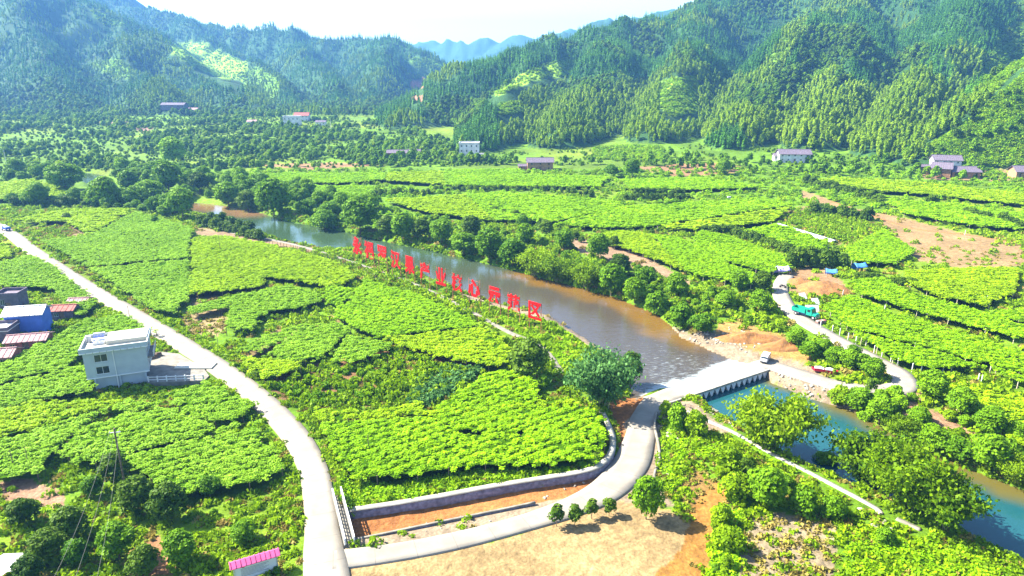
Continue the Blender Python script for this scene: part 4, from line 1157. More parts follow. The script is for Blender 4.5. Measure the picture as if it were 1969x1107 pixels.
# ------------------------------------------------------------------ red characters on frames
chars = '永福罗汉果产业核心示范区'
CP = [(687, 470), (710, 478), (735, 487), (761, 497), (788, 507), (817, 519), (848, 529), (879, 541), (912, 552), (951, 566), (988, 580), (1029, 595)]
ordn = ['first', 'second', 'third', 'fourth', 'fifth', 'sixth', 'seventh', 'eighth']
legible = {8: '心', 9: '示', 10: '范', 11: '区'}
wpos = []
for k, (a, b) in enumerate(CP):
    zc = 5.3
    x, y = G(a, b + 2, zc); wpos.append((x, y, zc))
for k, ch in enumerate(chars):
    x, y, zc = wpos[k]
    ax, ay = wpos[min(k + 1, 11)][0] - wpos[max(k - 1, 0)][0], wpos[min(k + 1, 11)][1] - wpos[max(k - 1, 0)][1]
    an = math.atan2(ay, ax) * .86
    _, _, dep = PX(x, y, zc)
    px_w = 24 if k > 7 else 21
    px_h = 33
    w = px_w * dep / FPX / math.cos(an) * 1.0; h = px_h * dep / FPX / .95
    gz = z1(x, y)
    lab = f'red metal character reading {legible[k]} on posts by the river' if k in legible else f'{ordn[k]} dense red character from the far end of the riverside row'
    t = thing('character_sign', lab, 'sign', (x, y, gz), an, 'red characters in a row by the river')
    cu = bpy.data.curves.new('text', 'FONT'); cu.body = ch; cu.size = 1; cu.extrude = .035; cu.offset = .028 if k in (1, 2, 3, 6, 7, 10, 11) else .045; cu.align_x = 'CENTER'
    cu.resolution_u = 3
    to = bpy.data.objects.new('text', cu); COL.objects.link(to)
    bpy.context.view_layer.update()
    me = bpy.data.meshes.new_from_object(to.evaluated_get(bpy.context.evaluated_depsgraph_get()))
    bpy.data.objects.remove(to); me.name = 'character'
    V = np.zeros(len(me.vertices) * 3, np.float32); me.vertices.foreach_get('co', V); V = V.reshape(-1, 3)
    lo, hi = V.min(0), V.max(0)
    s = (V - (lo + hi) / 2) / (hi - lo)
    ch_z = zc - gz
    W3 = np.column_stack([s[:, 0] * w, -s[:, 2] * .16 - .09, s[:, 1] * h + ch_z])
    me.vertices.foreach_set('co', W3.astype(np.float32).ravel()); me.materials.clear(); me.materials.append(M['red_sign']); me.update()
    link('character', me, t)
    for sx in (-1, 1):
        MB().box(sx * w * .46 - .05, sx * w * .46 + .05, 0, .1, -.6, ch_z + h * .52).build('frame_post', M['rust'], t)
    for zz in (-.42, 0, .42):
        MB().box(-w * .46 + .05, w * .46 - .05, .02, .08, ch_z + h * zz - .03, ch_z + h * zz + .03).build('crossbar', M['rust'], t)
    MB().cyl((w * .3, .1, ch_z + h * .3), (w * .3, 1.6, -.3), .04).build('back_stay', M['rust'], t)

# ------------------------------------------------------------------ buildings
def pierced(mb, w, h, t, holes, y0=0.0, x0=0.0, z0=0.0, mi=0):
    """a wall in the x-z plane with real openings"""
    xs = sorted({0, w, *[q for o in holes for q in (o[0], o[0] + o[2])]}); zs = sorted({0, h, *[q for o in holes for q in (o[1], o[1] + o[3])]})
    for i in range(len(xs) - 1):
        for j in range(len(zs) - 1):
            cx, cz = (xs[i] + xs[i + 1]) / 2, (zs[j] + zs[j + 1]) / 2
            if any(o[0] < cx < o[0] + o[2] and o[1] < cz < o[1] + o[3] for o in holes): continue
            mb.box(x0 + xs[i], x0 + xs[i + 1], y0, y0 + t, z0 + zs[j], z0 + zs[j + 1], mi)
def window(parent, x, z, w, h, y, frame='white_paint', bars=1):
    f = MB(); b = .07
    f.box(x, x + w, y, y + .08, z, z + b); f.box(x, x + w, y, y + .08, z + h - b, z + h)
    f.box(x, x + b, y, y + .08, z + b, z + h - b); f.box(x + w - b, x + w, y, y + .08, z + b, z + h - b)
    for k in range(bars):
        c = x + w * (k + 1) / (bars + 1); f.box(c - .03, c + .03, y + .01, y + .07, z + b, z + h - b)
    o = f.build('window', M[frame], parent)
    MB().box(x + b, x + w - b, y + .03, y + .05, z + b, z + h - b).build('pane', M['glass'], o)
    return o
def house(label, px, py, w, d, h, yaw, wall, roof, storeys=2, kind='gable', nwin=3, rise=1.3, over=.5, name='farmhouse', base=0.8, door=True, zoff=0, group=None, wins=True):
    x, y, z = GT(px, py)
    t = thing(name, label, 'house', (x, y, z + zoff), R(yaw), group)
    mb = MB(); holes = []
    sh = h / storeys
    if wins:
        for s in range(storeys):
            for k in range(nwin):
                if s == 0 and door and k == nwin // 2: continue
                cx = w * (k + .5) / nwin; holes.append((cx - .5, s * sh + sh * .38, 1.0, sh * .40))
    if door: holes.append((w / 2 - .6, 0, 1.2, 2.1))
    pierced(mb, w, h, .25, holes, -d / 2, -w / 2, 0)
    mb.box(-w / 2, w / 2, d / 2 - .25, d / 2, 0, h); mb.box(-w / 2, -w / 2 + .25, -d / 2 + .25, d / 2 - .25, 0, h); mb.box(w / 2 - .25, w / 2, -d / 2 + .25, d / 2 - .25, 0, h)
    mb.box(-w / 2 - .3, w / 2 + .3, -d / 2 - .3, d / 2 + .3, -base - 1, 0)
    mb.box(-w / 2 + .25, w / 2 - .25, -d / 2 + 1.2, -d / 2 + 1.3, 0, h)
    mb.build('wall', M[wall], t)
    for hx, hz, hw_, hh in holes:
        if hz > 0: window(t, -w / 2 + hx, hz, hw_, hh, -d / 2 + .08, 'wood' if wall == 'mud_brick' else 'white_paint')
        else:
            dd = MB().box(-.58, .58, -d / 2 + .1, -d / 2 + .16, 0, 2.08).build('door', M['wood'], t)
            MB().box(.42, .5, -d / 2 + .04, -d / 2 + .1, .95, 1.1).build('handle', M['steel'], dd)
    if kind == 'gable':
        for sx in (-1, 1):
            x0 = sx * w / 2
            g = MB().add([(x0, -d / 2, h), (x0, d / 2, h), (x0, 0, h + rise), (x0 - sx * .25, -d / 2, h), (x0 - sx * .25, d / 2, h), (x0 - sx * .25, 0, h + rise)],
                         [(0, 1, 2), (5, 4, 3), (0, 3, 4, 1), (1, 4, 5, 2), (2, 5, 3, 0)])
            g.build('gable', M[wall], t)
        r = MB(); e = d / 2 + over; dz = rise * over / (d / 2)
        W2 = w / 2 + over
        for sy in (-1, 1):
            r.add([(-W2, sy * e, h - dz + .03), (W2, sy * e, h - dz + .03), (W2, 0, h + rise + .03), (-W2, 0, h + rise + .03),
                   (-W2, sy * e, h - dz + .18), (W2, sy * e, h - dz + .18), (W2, 0, h + rise + .18), (-W2, 0, h + rise + .18)],
                  [(0, 1, 2, 3), (7, 6, 5, 4), (0, 4, 5, 1), (1, 5, 6, 2), (3, 2, 6, 7), (0, 3, 7, 4)])
        ro = r.build('roof', M[roof], t)
        MB().box(-W2, W2, -.14, .14, h + rise + .1, h + rise + .32).build('ridge_cap', M[roof], ro)
        rb_ = MB(); nn_ = int(w / .9)
        for k in range(nn_):
            xx = -W2 + (k + .5) * 2 * W2 / nn_
            for sy in (-1, 1):
                rb_.add([(xx - .07, sy * e, h - dz + .18), (xx + .07, sy * e, h - dz + .18), (xx + .07, 0, h + rise + .18), (xx - .07, 0, h + rise + .18),
                         (xx - .07, sy * e, h - dz + .26), (xx + .07, sy * e, h - dz + .26), (xx + .07, 0, h + rise + .26), (xx - .07, 0, h + rise + .26)],
                        [(7, 6, 5, 4), (0, 4, 5, 1), (1, 5, 6, 2), (0, 3, 7, 4)])
        rb_.build('tile_rows', M[roof], ro, kind='stuff')
    else:
        MB().box(-w / 2 - .2, w / 2 + .2, -d / 2 - .2, d / 2 + .2, h, h + .2).build('roof', M[roof], t)
        p = MB()
        p.box(-w / 2 - .2, w / 2 + .2, -d / 2 - .2, -d / 2, h + .2, h + .9); p.box(-w / 2 - .2, w / 2 + .2, d / 2, d / 2 + .2, h + .2, h + .9)
        p.box(-w / 2 - .2, -w / 2, -d / 2, d / 2, h + .2, h + .9); p.box(w / 2, w / 2 + .2, -d / 2, d / 2, h + .2, h + .9)
        p.build('parapet', M[wall], t)
    return t

# the white three-storey house by the road
o_ = np.array(G(167, 727, 3)); e_ = np.array(G(287, 710, 3))
WH = np.linalg.norm(e_ - o_); yh = math.atan2(*(e_ - o_)[::-1])
zb = -0.2
wh = thing('white_house', 'three-storey pale rendered house with flat roof beside the concrete road', 'house', (o_[0], o_[1], zb), yh)
D_ = 7.6; HT = 8.1
mb = MB()
pierced(mb, WH, HT - 3.0, .25, [(1.7, .6, 2.2, 1.5), (1.7, 3.0, 2.2, 1.5)], 0, 0, 3.0)
mb.box(0, .25, .25, D_, 3, HT); mb.box(0, WH, D_, D_ + .25, 3, HT)
mb.build('upper_wall', M['render_wall'], wh)
mr_ = MB(); pierced(mr_, D_ - .25, HT - 3.0, .25, [(1.2, .2, 1.2, 2.1), (3.6, .8, 1.6, 1.3), (1.2, 2.8, 1.2, 2.1), (3.6, 3.2, 1.6, 1.3)], 0, 0, 0)
vr = [(WH - v[1], .25 + v[0], v[2] + 3.0) for v in mr_.v]
q = MB(); q.v = vr; q.f = mr_.f; q.mi = mr_.mi
q.build('road_side_wall', M['render_wall'], wh)
MB().box(-.05, WH + .05, -.12, 0, 2.86, 3.04).build('floor_band', M['white_paint'], wh)
MB().box(.25, WH - .25, .25, D_, 2.8, 3.0).build('floor_slab', M['pale_concrete'], wh)
MB().box(.3, WH - .3, .3, D_ - .05, 5.5, 5.6).build('floor_slab', M['pale_concrete'], wh)
MB().box(1.4, WH - .9, .35, .6, .55, 2.8).build('basement_wall', M['render_wall'], wh)
MB().box(1.4, 1.65, .6, D_, .0, 2.8).build('basement_wall', M['render_wall'], wh)
MB().box(WH - 1.15, WH - .9, .6, D_, .0, 2.8).build('basement_wall', M['render_wall'], wh)
for xx in (1.1, 5.2, WH - .9): MB().box(xx, xx + .3, -.02, .34, -1.0, 2.85).build('pillar', M['render_wall'], wh)
for zz in (3.6, 6.0): window(wh, 1.7, zz, 2.2, 1.5, .07)
for (yy, zz, ww, hh) in ((1.45, 3.2, 1.2, 2.1), (3.85, 3.8, 1.6, 1.3), (1.45, 5.8, 1.2, 2.1), (3.85, 6.2, 1.6, 1.3)):
    f = MB(); f.box(WH - .2, WH - .12, yy, yy + ww, zz, zz + .08); f.box(WH - .2, WH - .12, yy, yy + ww, zz + hh - .08, zz + hh)
    f.box(WH - .2, WH - .12, yy, yy + .08, zz + .08, zz + hh - .08); f.box(WH - .2, WH - .12, yy + ww - .08, yy + ww, zz + .08, zz + hh - .08)
    fo_ = f.build('window', M['white_paint'], wh)
    MB().box(WH - .17, WH - .15, yy + .08, yy + ww - .08, zz + .08, zz + hh - .08).build('pane', M['glass'], fo_)
MB().cyl((4.9, -.1, 0), (4.9, -.1, HT), .09).build('drainpipe', M['white_paint'], wh)
for zz in (5.5,):
    b_ = MB().box(WH, WH + 1.1, .6, 6.8, zz - .1, zz + .05).build('balcony', M['pale_concrete'], wh)
    rr = MB()
    for k in range(14): rr.box(WH + 1.02, WH + 1.06, .7 + k * .46, .74 + k * .46, zz + .05, zz + .95)
    rr.box(WH + 1.0, WH + 1.08, .6, 6.8, zz + .95, zz + 1.03)
    rr.build('balustrade', M['white_paint'], b_)
ro = MB().box(-.45, WH + .45, -.45, D_ + .5, HT, HT + .18).build('roof', M['roof_slab'], wh)
p = MB()
p.box(-.45, WH + .45, -.45, -.2, HT + .18, HT + .95); p.box(-.45, -.2, -.2, D_ + .25, HT + .18, HT + .75)
p.box(WH + .2, WH + .45, -.2, D_ + .25, HT + .18, HT + .75); p.box(-.45, WH + .45, D_ + .25, D_ + .5, HT + .18, HT + .75)
p.build('parapet', M['blue_wall'] if False else M['render_wall'], ro)
cb = MB()
for k in range(10): cb.box(-.45 + k * (WH + .9) / 10 + .08, -.45 + (k + 1) * (WH + .9) / 10 - .08, -.60, -.45, HT - .02, HT + .16)
cb.build('cornice_blocks', M['white_paint'], ro)
MB().box(3.6, WH + .2, 2.6, D_ + .2, HT + .19, HT + .95).build('roof_terrace', M['roof_slab'], ro)
sk = MB(); sk.box(1.3, 3.3, 3.2, 6.2, HT + .19, HT + .55); sk.build('solar_heater_base', M['white_paint'], ro)
sp_ = MB()
for k in range(8): sp_.cyl((1.45 + k * .24, 3.1, HT + .62), (1.45 + k * .24, 5.6, HT + 1.5), .05, n=6)
sp_.build('solar_tubes', M['blue_paint'], ro)
MB().cyl((1.3, 5.75, HT + 1.55), (3.3, 5.75, HT + 1.55), .25, n=12).build('solar_tank', M['white_paint'], ro)
MB().cyl((.5, 5.4, HT + .18), (.5, 5.4, HT + 1.5), .45, n=12).build('water_tank', M['steel'], ro)

# yard beside it, with its pale blue-painted railing
yd = thing('house_yard', 'raised concrete yard between the white house and the road', 'yard', (*G(330, 712, 1.0), 1.0))
yc = np.array(G(330, 712, 1.0))
yp = poly([(283, 735), (289, 690), (312, 676), (345, 680), (392, 708), (402, 722), (392, 732)], 1.0) - yc
bm = bmesh.new()
vt = [bm.verts.new((a, b, 0)) for a, b in yp]; f = bm.faces.new(vt)
r_ = bmesh.ops.extrude_face_region(bm, geom=[f]); bmesh.ops.translate(bm, verts=[v for v in r_['geom'] if isinstance(v, bmesh.types.BMVert)], vec=(0, 0, -2.2))
bmesh.ops.recalc_face_normals(bm, faces=bm.faces)
me = bpy.data.meshes.new('yard_slab'); bm.to_mesh(me); bm.free(); me.materials.append(M['pale_concrete']); link('yard_slab', me, yd)
MB().box(.2, 7.6, .6, 3.4, .02, .26).build('step_slab', M['roof_slab'], yd, loc=None)
ya, yb = np.array(G(284, 735, 1.0)), np.array(G(392, 731, 1.0))
Ly = np.linalg.norm(yb - ya)
yr = thing('yard_railing', 'blue-white post and rail fence along the near edge of the yard', 'railing', (ya[0], ya[1], 1.0), math.atan2(*(yb - ya)[::-1]))
for k in range(7): MB().box(k * (Ly - .2) / 6, k * (Ly - .2) / 6 + .2, .1, .3, 0, 1.15).build('post', M['dirty_white'], yr)
for zz in (.35, .9): MB().box(.2, Ly - .2, .15, .25, zz, zz + .13).build('rail', M['dirty_white'], yr)
for k, (a, b) in enumerate([(295, 690), (303, 686)]):
    x, y = G(a, b, 1.0)
    cnt = thing('log_stack', 'dark woodpile against the house end of the yard' if k == 0 else 'second, smaller woodpile next to the road side of the yard', 'woodpile', (x, y, 1.0), random.random())
    for i in range(3):
        for j in range(4 - i): MB().cyl((-.9, (j + i * .5) * .3, .15 + i * .26), (.9, (j + i * .5) * .3, .15 + i * .26), .14).build('log', M['wood'], cnt)

# blue farmhouse cluster at the left edge
house('blue farmhouse with pale grey roof, largest of the group at the left edge', 60, 636, 7.6, 5, 4.8, 12, 'blue_wall', 'dirty_white', 2, 'gable', 3, 1.1, .5, 'blue_farmhouse', wins=False, door=False)
house('low brick shed with rippled pinkish tile roof in front of the blue farmhouse', 60, 668, 7.5, 4.5, 2.3, 14, 'red_brick', 'tile_pink', 1, 'gable', 3, .7, .4, 'brick_shed')
house('small brick shed at the very left edge, lowest of its group', 4, 700, 6, 4.5, 2.4, 10, 'red_brick', 'tile_pink', 1, 'gable', 2, .9, .4, 'brick_shed', door=False)
house('dark shed right of the blue farmhouse', 128, 610, 5, 4, 2.4, 8, 'tile_grey', 'red_brick', 1, 'gable', 2, .7, .4, 'dark_shed')
house('tiny brick lean-to nearest the road in the left-edge group', 155, 590, 4.5, 2.6, 1.8, 6, 'red_brick', 'tile_pink', 1, 'gable', 2, .5, .3, 'lean_to', door=False)
house('grey brick store behind the blue farmhouse', 28, 592, 5, 4.5, 3.8, 8, 'tile_grey', 'tile_grey', 1, 'flat', 2, .7, .4, 'brick_store')
house('violet-grey shed left of the blue farmhouse, cut by the picture edge', 2, 655, 6, 5, 3.0, 10, 'tile_grey', 'dirty_white', 1, 'flat', 2, .7, .4, 'grey_shed')

# houses at the foot of the mountains
house('white three-storey farmhouse at the mountain foot, near the centre', 903, 303, 13, 9, 9.5, 0, 'dirty_white', 'roof_slab', 3, 'flat', 4, name='white_farmhouse')
house('low white annex stepping down beside the white three-storey farmhouse', 924, 308, 6, 6, 3.5, 0, 'dirty_white', 'roof_slab', 1, 'flat', 2, name='farm_annex')
house('brown mud-brick farmhouse with grey-violet tiled roof in the middle of the valley edge', 1038, 326, 15, 8, 5.0, 2, 'mud_brick', 'tile_grey', 2, 'gable', 3, 2.0, .7)
house('low tiled lean-to left of the brown mud-brick farmhouse', 1008, 326, 7, 5, 2.4, 2, 'mud_brick', 'tile_grey', 1, 'gable', 2, .9, .4, 'lean_to')
house('low house with grey roof half hidden by trees, left of the white farmhouse', 765, 303, 13, 7, 3.6, 0, 'mud_brick', 'tile_grey', 1, 'gable', 3, 1.5, .6)
house('smaller tiled house beside the low one left of the white farmhouse', 797, 302, 8, 6, 3.6, 0, 'mud_brick', 'tile_grey', 1, 'gable', 3, 1.5, .6)
house('long white farmhouse with violet-grey roof above an orange earth bank', 1524, 310, 18, 8, 5.0, -6, 'dirty_white', 'tile_grey', 2, 'gable', 5, 2.2, .8, 'white_farmhouse')
house('pale open shed at the left end of the long white farmhouse', 1496, 308, 6, 5, 3.2, -6, 'dirty_white', 'tile_grey', 1, 'gable', 3, 1.0, .6, 'open_shed')
house('white farmhouse with violet roof, rear one of the cluster at the right', 1815, 326, 14, 8, 6.0, -14, 'dirty_white', 'tile_grey', 2, 'gable', 4, 2.2, .7, 'white_farmhouse')
house('tan gabled farmhouse in front of the white one in the right cluster', 1808, 338, 9, 9, 4.8, -30, 'mud_brick', 'tile_grey', 1, 'gable', 2, 2.6, .7)
house('long tan farmhouse with wide violet roof, front right of the cluster', 1850, 340, 14, 8, 3.6, -8, 'mud_brick', 'tile_grey', 1, 'gable', 4, 2.2, .8)
house('tan farmhouse with white lower wall at the right picture edge', 1966, 342, 12, 8, 4.2, -4, 'mud_brick', 'tile_grey', 1, 'gable', 3, 2.4, .8)
house('dark open shed at the left end of the right-hand farm cluster', 1776, 328, 7, 4, 2.6, -10, 'wood', 'tile_grey', 1, 'gable', 3, .9, .5, 'open_shed')
house('white framed two-storey house far off at the foot of the left mountain', 563, 241, 15, 9, 8.0, 3, 'dirty_white', 'roof_slab', 2, 'flat', 4, name='white_farmhouse')
house('red-roofed house just behind the far white framed house', 582, 233, 14, 8, 6.0, 0, 'dirty_white', 'red_brick', 2, 'gable', 4, 2.5, .7, name='red_roofed_house')
house('long low violet-roofed house far off below the left mountain', 336, 208, 26, 9, 4.0, -4, 'tile_grey', 'tile_grey', 1, 'gable', 5, 2.0, .7, name='long_farmhouse')
house('small red-roofed house just right of the long far violet-roofed one', 372, 216, 12, 8, 3.5, -4, 'dirty_white', 'tile_pink', 1, 'gable', 3, 1.8, .7, name='red_roofed_house')
house('tiny white house left of the far white framed house', 488, 240, 10, 6, 3.5, 0, 'dirty_white', 'tile_pink', 1, 'gable', 3, 1.2, .6, name='small_white_house')
house('tiny white house right of the far white framed house', 618, 241, 9, 6, 3.5, 0, 'dirty_white', 'tile_grey', 1, 'gable', 3, 1.2, .6, name='small_white_house')

# notice board with pink roof in the bottom foreground
na, nb_ = np.array(G(452, 1122, 0.5)), np.array(G(536, 1096, 0.5))
Ln = np.linalg.norm(nb_ - na)
nbd = thing('notice_board', 'white roadside notice board under a small pink gabled roof', 'notice board', (na[0], na[1], z1(*na)), math.atan2(*(nb_ - na)[::-1]))
MB().box(.15, Ln - .15, -.06, .06, .7, 2.75).build('panel', M['white_paint'], nbd)
fr = MB(); fr.box(.15, Ln - .15, -.1, .1, .6, .7); fr.box(.15, Ln - .15, -.1, .1, 2.75, 2.85); fr.build('panel_frame', M['steel'], nbd)
for xx in (0, Ln - .15): MB().box(xx, xx + .15, -.1, .1, -.3, 2.85).build('post', M['steel'], nbd)
MB().cyl((1.1, -.075, 2.4), (1.1, -.065, 2.4), .22, n=12).build('emblem', M['mud_brick'], nbd)
for k in range(7): MB().box(.8, Ln - 1.0 - (k % 3) * .3, -.075, -.061, 2.05 - k * .16, 2.09 - k * .16).build('text_line', M['tile_grey'], nbd)
rr = MB()
for sy in (-1, 1):
    rr.add([(-.35, sy * .75, 2.85), (Ln + .35, sy * .75, 2.85), (Ln + .35, 0, 3.3), (-.35, 0, 3.3), (-.35, sy * .75, 2.93), (Ln + .35, sy * .75, 2.93), (Ln + .35, 0, 3.38), (-.35, 0, 3.38)],
           [(0, 1, 2, 3), (7, 6, 5, 4), (0, 4, 5, 1), (1, 5, 6, 2), (0, 3, 7, 4)])
rf = rr.build('roof', M['pink_roof'], nbd)
tr_ = MB()
for k in range(11):
    xx = -.3 + k * (Ln + .5) / 10
    for sy in (-1, 1): tr_.add([(xx, sy * .78, 2.93), (xx + .08, sy * .78, 2.93), (xx + .08, 0, 3.39), (xx, 0, 3.39), (xx, sy * .78, 3.0), (xx + .08, sy * .78, 3.0), (xx + .08, 0, 3.45), (xx, 0, 3.45)], [(7, 6, 5, 4), (0, 4, 5, 1), (1, 5, 6, 2), (0, 3, 7, 4)])
tr_.build('tile_rows', M['pink_roof'], rf, kind='stuff')
x, y = G(14, 1096, 1.5)
tp = thing('tarpaulin_shelter', 'pale grey tarpaulin shelter cut off by the lower left corner', 'shelter', (x, y, z1(x, y)), .7)
MB().prism([(-1.8, 1.6), (0, 2.4), (1.8, 1.6), (1.8, 1.66), (0, 2.46), (-1.8, 1.66)], -2, 2).build('cover', M['dirty_white'], tp)
for sx in (-1.7, 1.7):
    for sy in (-1.9, 1.9): MB().cyl((sx, sy, -.2), (sx, sy, 1.66), .04).build('pole', M['steel'], tp)

# ------------------------------------------------------------------ tents, panels, plastic, sand, boulders
def tent(px, py, w, d, h, yaw, m, label):
    x, y, z = GT(px, py)
    t = thing('tent', label, 'tent', (x, y, z), R(yaw))
    V = []; F = []; n = 8
    for i in range(n + 1):
        for j in range(n + 1):
            a, b = i / n * 2 - 1, j / n * 2 - 1
            zz = h * (.62 + .38 * (1 - abs(b)) ) - .10 * h * (1 - a * a) + random.uniform(-.05, .05)
            V.append((a * w / 2 * (1 + .03 * random.random()), b * d / 2, zz))
    for i in range(n):
        for j in range(n): k = i * (n + 1) + j; F.append((k, k + n + 1, k + n + 2, k + 1))
    me = mesh_np('cover', V, F, M[m]); o = link('cover', me, t)
    md = o.modifiers.new('t', 'SOLIDIFY'); md.thickness = .05
    for sx in (-1, 1):
        for sy in (-1, 1): MB().cyl((sx * w * .46, sy * d * .46, -.2), (sx * w * .46, sy * d * .46, h * .62), .05).build('pole', M['steel'], t)
    MB().box(-w * .45, w * .45, d * .44, d * .47, .2, h * .6).build('back_sheet', M[m], t)
    return t
tent(1503, 527, 3.6, 3.0, 2.6, 8, 'violet_tarp', 'violet and white tent at the top end of the loop lane')
tent(1597, 530, 3.0, 2.6, 2.2, -15, 'blue_tarp', 'blue canopy tent beside the sand heap')
tent(1651, 520, 3.6, 3.0, 2.5, 10, 'blue_tarp', 'blue patched tent in the field behind the sand heap')
def panel(px, py, w, h, tilt, yaw, label):
    x, y, z = GT(px, py)
    t = thing('leaning_panel', label, 'panel', (x, y, z), R(yaw))
    o = MB().box(-w / 2, w / 2, -.04, .04, 0, h).build('sheet', M['white_paint'], t); o.rotation_euler = (R(-tilt), 0, 0); o.location = (0, 0, .5)
    o = MB().box(-.03, .03, -.09, -.04, 0, h).build('seam', M['steel'], t); o.rotation_euler = (R(-tilt), 0, 0); o.location = (0, 0, .5)
    for sx in (-1, 1): MB().cyl((sx * w * .4, h * math.sin(R(tilt)), 0), (sx * w * .4, h * math.sin(R(tilt)), .5 + h * math.cos(R(tilt))), .04).build('leg', M['steel'], t)
panel(1546, 578, 1.8, 1.8, 45, 15, 'small white tilted panel above the green truck')
panel(1571, 590, 1.9, 2.0, 45, 15, 'white tilted panel furthest right above the truck')
panel(1563, 606, 3.2, 2.2, 40, 0, 'wide white tilted panel right behind the truck')
bx_, by_, bz_ = GT(1578, 622)
cr = thing('brick_stack', 'small grey-red stack of bricks just right of the green truck', 'brick stack', (bx_, by_, bz_), .3)
for i in range(3):
    for j in range(4): MB().box(-1.2 + j * .62, -.64 + j * .62, -.4, .4, i * .3, i * .3 + .27).build('brick_bundle', M['red_brick' if (i + j) % 2 else 'boulder'], cr)
# plastic-covered seedbed
pa, pb = np.array(G(1494, 432, .3)), np.array(G(1606, 466, .3))
Lp = np.linalg.norm(pb - pa)
pl_ = thing('seedbed', 'long white plastic-covered seedbed in front of the young plant rows', 'seedbed', (*pa, z1(*pa)), math.atan2(*(pb - pa)[::-1]))
for k in range(9):
    x0_ = k * Lp / 9; V = []; F = []
    for i in range(2):
        for j in range(7): a = math.pi * j / 6; V.append((x0_ + .1 + i * (Lp / 9 - .2), -1.4 * math.cos(a), .15 + .9 * math.sin(a) + random.uniform(-.04, .04)))
    for j in range(6): F.append((j, 7 + j, 8 + j, j + 1))
    o = link('plastic_cover', mesh_np('plastic_cover', V, F, M['plastic']), pl_); o.modifiers.new('s', 'SOLIDIFY').thickness = .04

def heap(name, px, py, w, d, h, m, label, cat):
    x, y, z = GT(px, py)
    n = 22; V = []; F = []
    for i in range(n + 1):
        for j in range(n + 1):
            a, b = i / n * 2 - 1, j / n * 2 - 1
            r = math.hypot(a, b); zz = h * max(0, 1 - r) ** .8 * (1.1 + .9 * float(fbm(np.array([a * 3 + px]), np.array([b * 3.]), 3)[0])) - .15
            V.append((a * w / 2, b * d / 2, zz))
    for i in range(n):
        for j in range(n): k = i * (n + 1) + j; F.append((k, k + n + 1, k + n + 2, k + 1))
    V = np.array(V); V[:, 2] += zat(V[:, 0] + x, V[:, 1] + y) - z
    link(name, mesh_np(name, V, F, M[m], True), None, (x, y, z), label=label, category=cat)
heap('sand_heap', 1582, 556, 15, 12, 2.6, 'sandpile', 'orange heap of dug earth beside the blue canopy tent', 'earth heap')
heap('sand_heap', 1540, 545, 10, 8, 1.6, 'sandpile', 'lower brownish earth heap next to the lane top', 'earth heap')
heap('sand_heap', 1440, 652, 16, 6, 1.8, 'sandpile', 'orange spoil bank at the far end of the gravel bar', 'earth heap')
heap('sand_heap', 1505, 668, 13, 5, 1.7, 'sandpile', 'orange spoil bank right behind the white van', 'earth heap')

def rock_mesh(s):
    bm = bmesh.new(); bmesh.ops.create_icosphere(bm, subdivisions=2, radius=.5)
    for v in bm.verts: v.co *= 1 + random.uniform(-.2, .25); v.co.z *= .6
    me = bpy.data.meshes.new('rock'); bm.to_mesh(me); bm.free(); me.materials.append(M['boulder']); return me
ROCK = [rock_mesh(k) for k in range(4)]
gr = []
for pl, d, s in ((poly([(1300, 640), (1420, 640), (1470, 672), (1440, 690), (1340, 660)], -1.4), .7, .5), (poly([(1470, 705), (1530, 730), (1650, 780), (1620, 790), (1500, 735)], -1.5), 1.2, .55),
                 (poly([(1195, 690), (1240, 700), (1255, 745), (1215, 755)], -1.2), .8, .5), (poly([(1265, 800), (1290, 790), (1310, 840), (1290, 940), (1272, 900)], -.4), .8, .4),
                 (poly([(700, 1035), (1000, 975), (1190, 900), (1200, 850), (1215, 860), (1205, 905), (1000, 985)], -1.3), .8, .35), (poly([(680, 1050), (850, 1015), (1000, 985), (980, 995), (760, 1040)], .4), .6, .25),
                 (poly([(1320, 780), (1400, 815), (1410, 840), (1340, 800)], -1.5), 1.0, .5)):
    P = pts_in(pl, d); 
    for q in P: gr.append((q[0], q[1], s * random.uniform(.4, 1.5)))
gr = np.array(gr)
scatter('loose_stones', on_ground(gr[:, :2], .02), gr[:, 2], ROCK, .5, kind='stuff', label='loose pale stones strewn over the river banks and channel')
for k, (a, b, w, d, lab) in enumerate([(1368, 790, 2.6, .9, 'flat pale concrete slab lying on the bank below the ford'), (1382, 786, 2.4, .6, 'narrow concrete slab beside the flat one below the ford')]):
    x, y = G(a, b, -1.4)
    link('concrete_slab', MB().box(-w / 2, w / 2, -d / 2, d / 2, -.2, .25).mesh('concrete_slab', M['pale_concrete'], .03), None, (x, y, z1(x, y) + .1), R(-55), label=lab, category='slab')
for k, (a, b) in enumerate([(1682, 1012), (1700, 1006), (1668, 990), (1655, 982), (1712, 1020), (1690, 985)]):
    x, y, z = GT(a, b)
    o = link('boulder', ROCK[k % 4], None, (x, y, z + .1), k, label='pale broken concrete lump near the lower end of the dike', category='boulder', group='rubble by the dike'); o.scale = (1.1, .9, 1)
for k, (a, b, lab) in enumerate([(1386, 376, 'white sack lying in the sparse field behind the citrus rows'), (1402, 380, 'second white sack just right of the first in the sparse field'), (1345, 372, 'tiny white bag left of the two field sacks')]):
    x, y, z = GT(a, b)
    o = link('white_sack', MB().box(-1.0, 1.0, -.5, .5, -.1, .7).mesh('white_sack', M['dirty_white'], .2), None, (x, y, z), .3 * k, label=lab, category='sack')

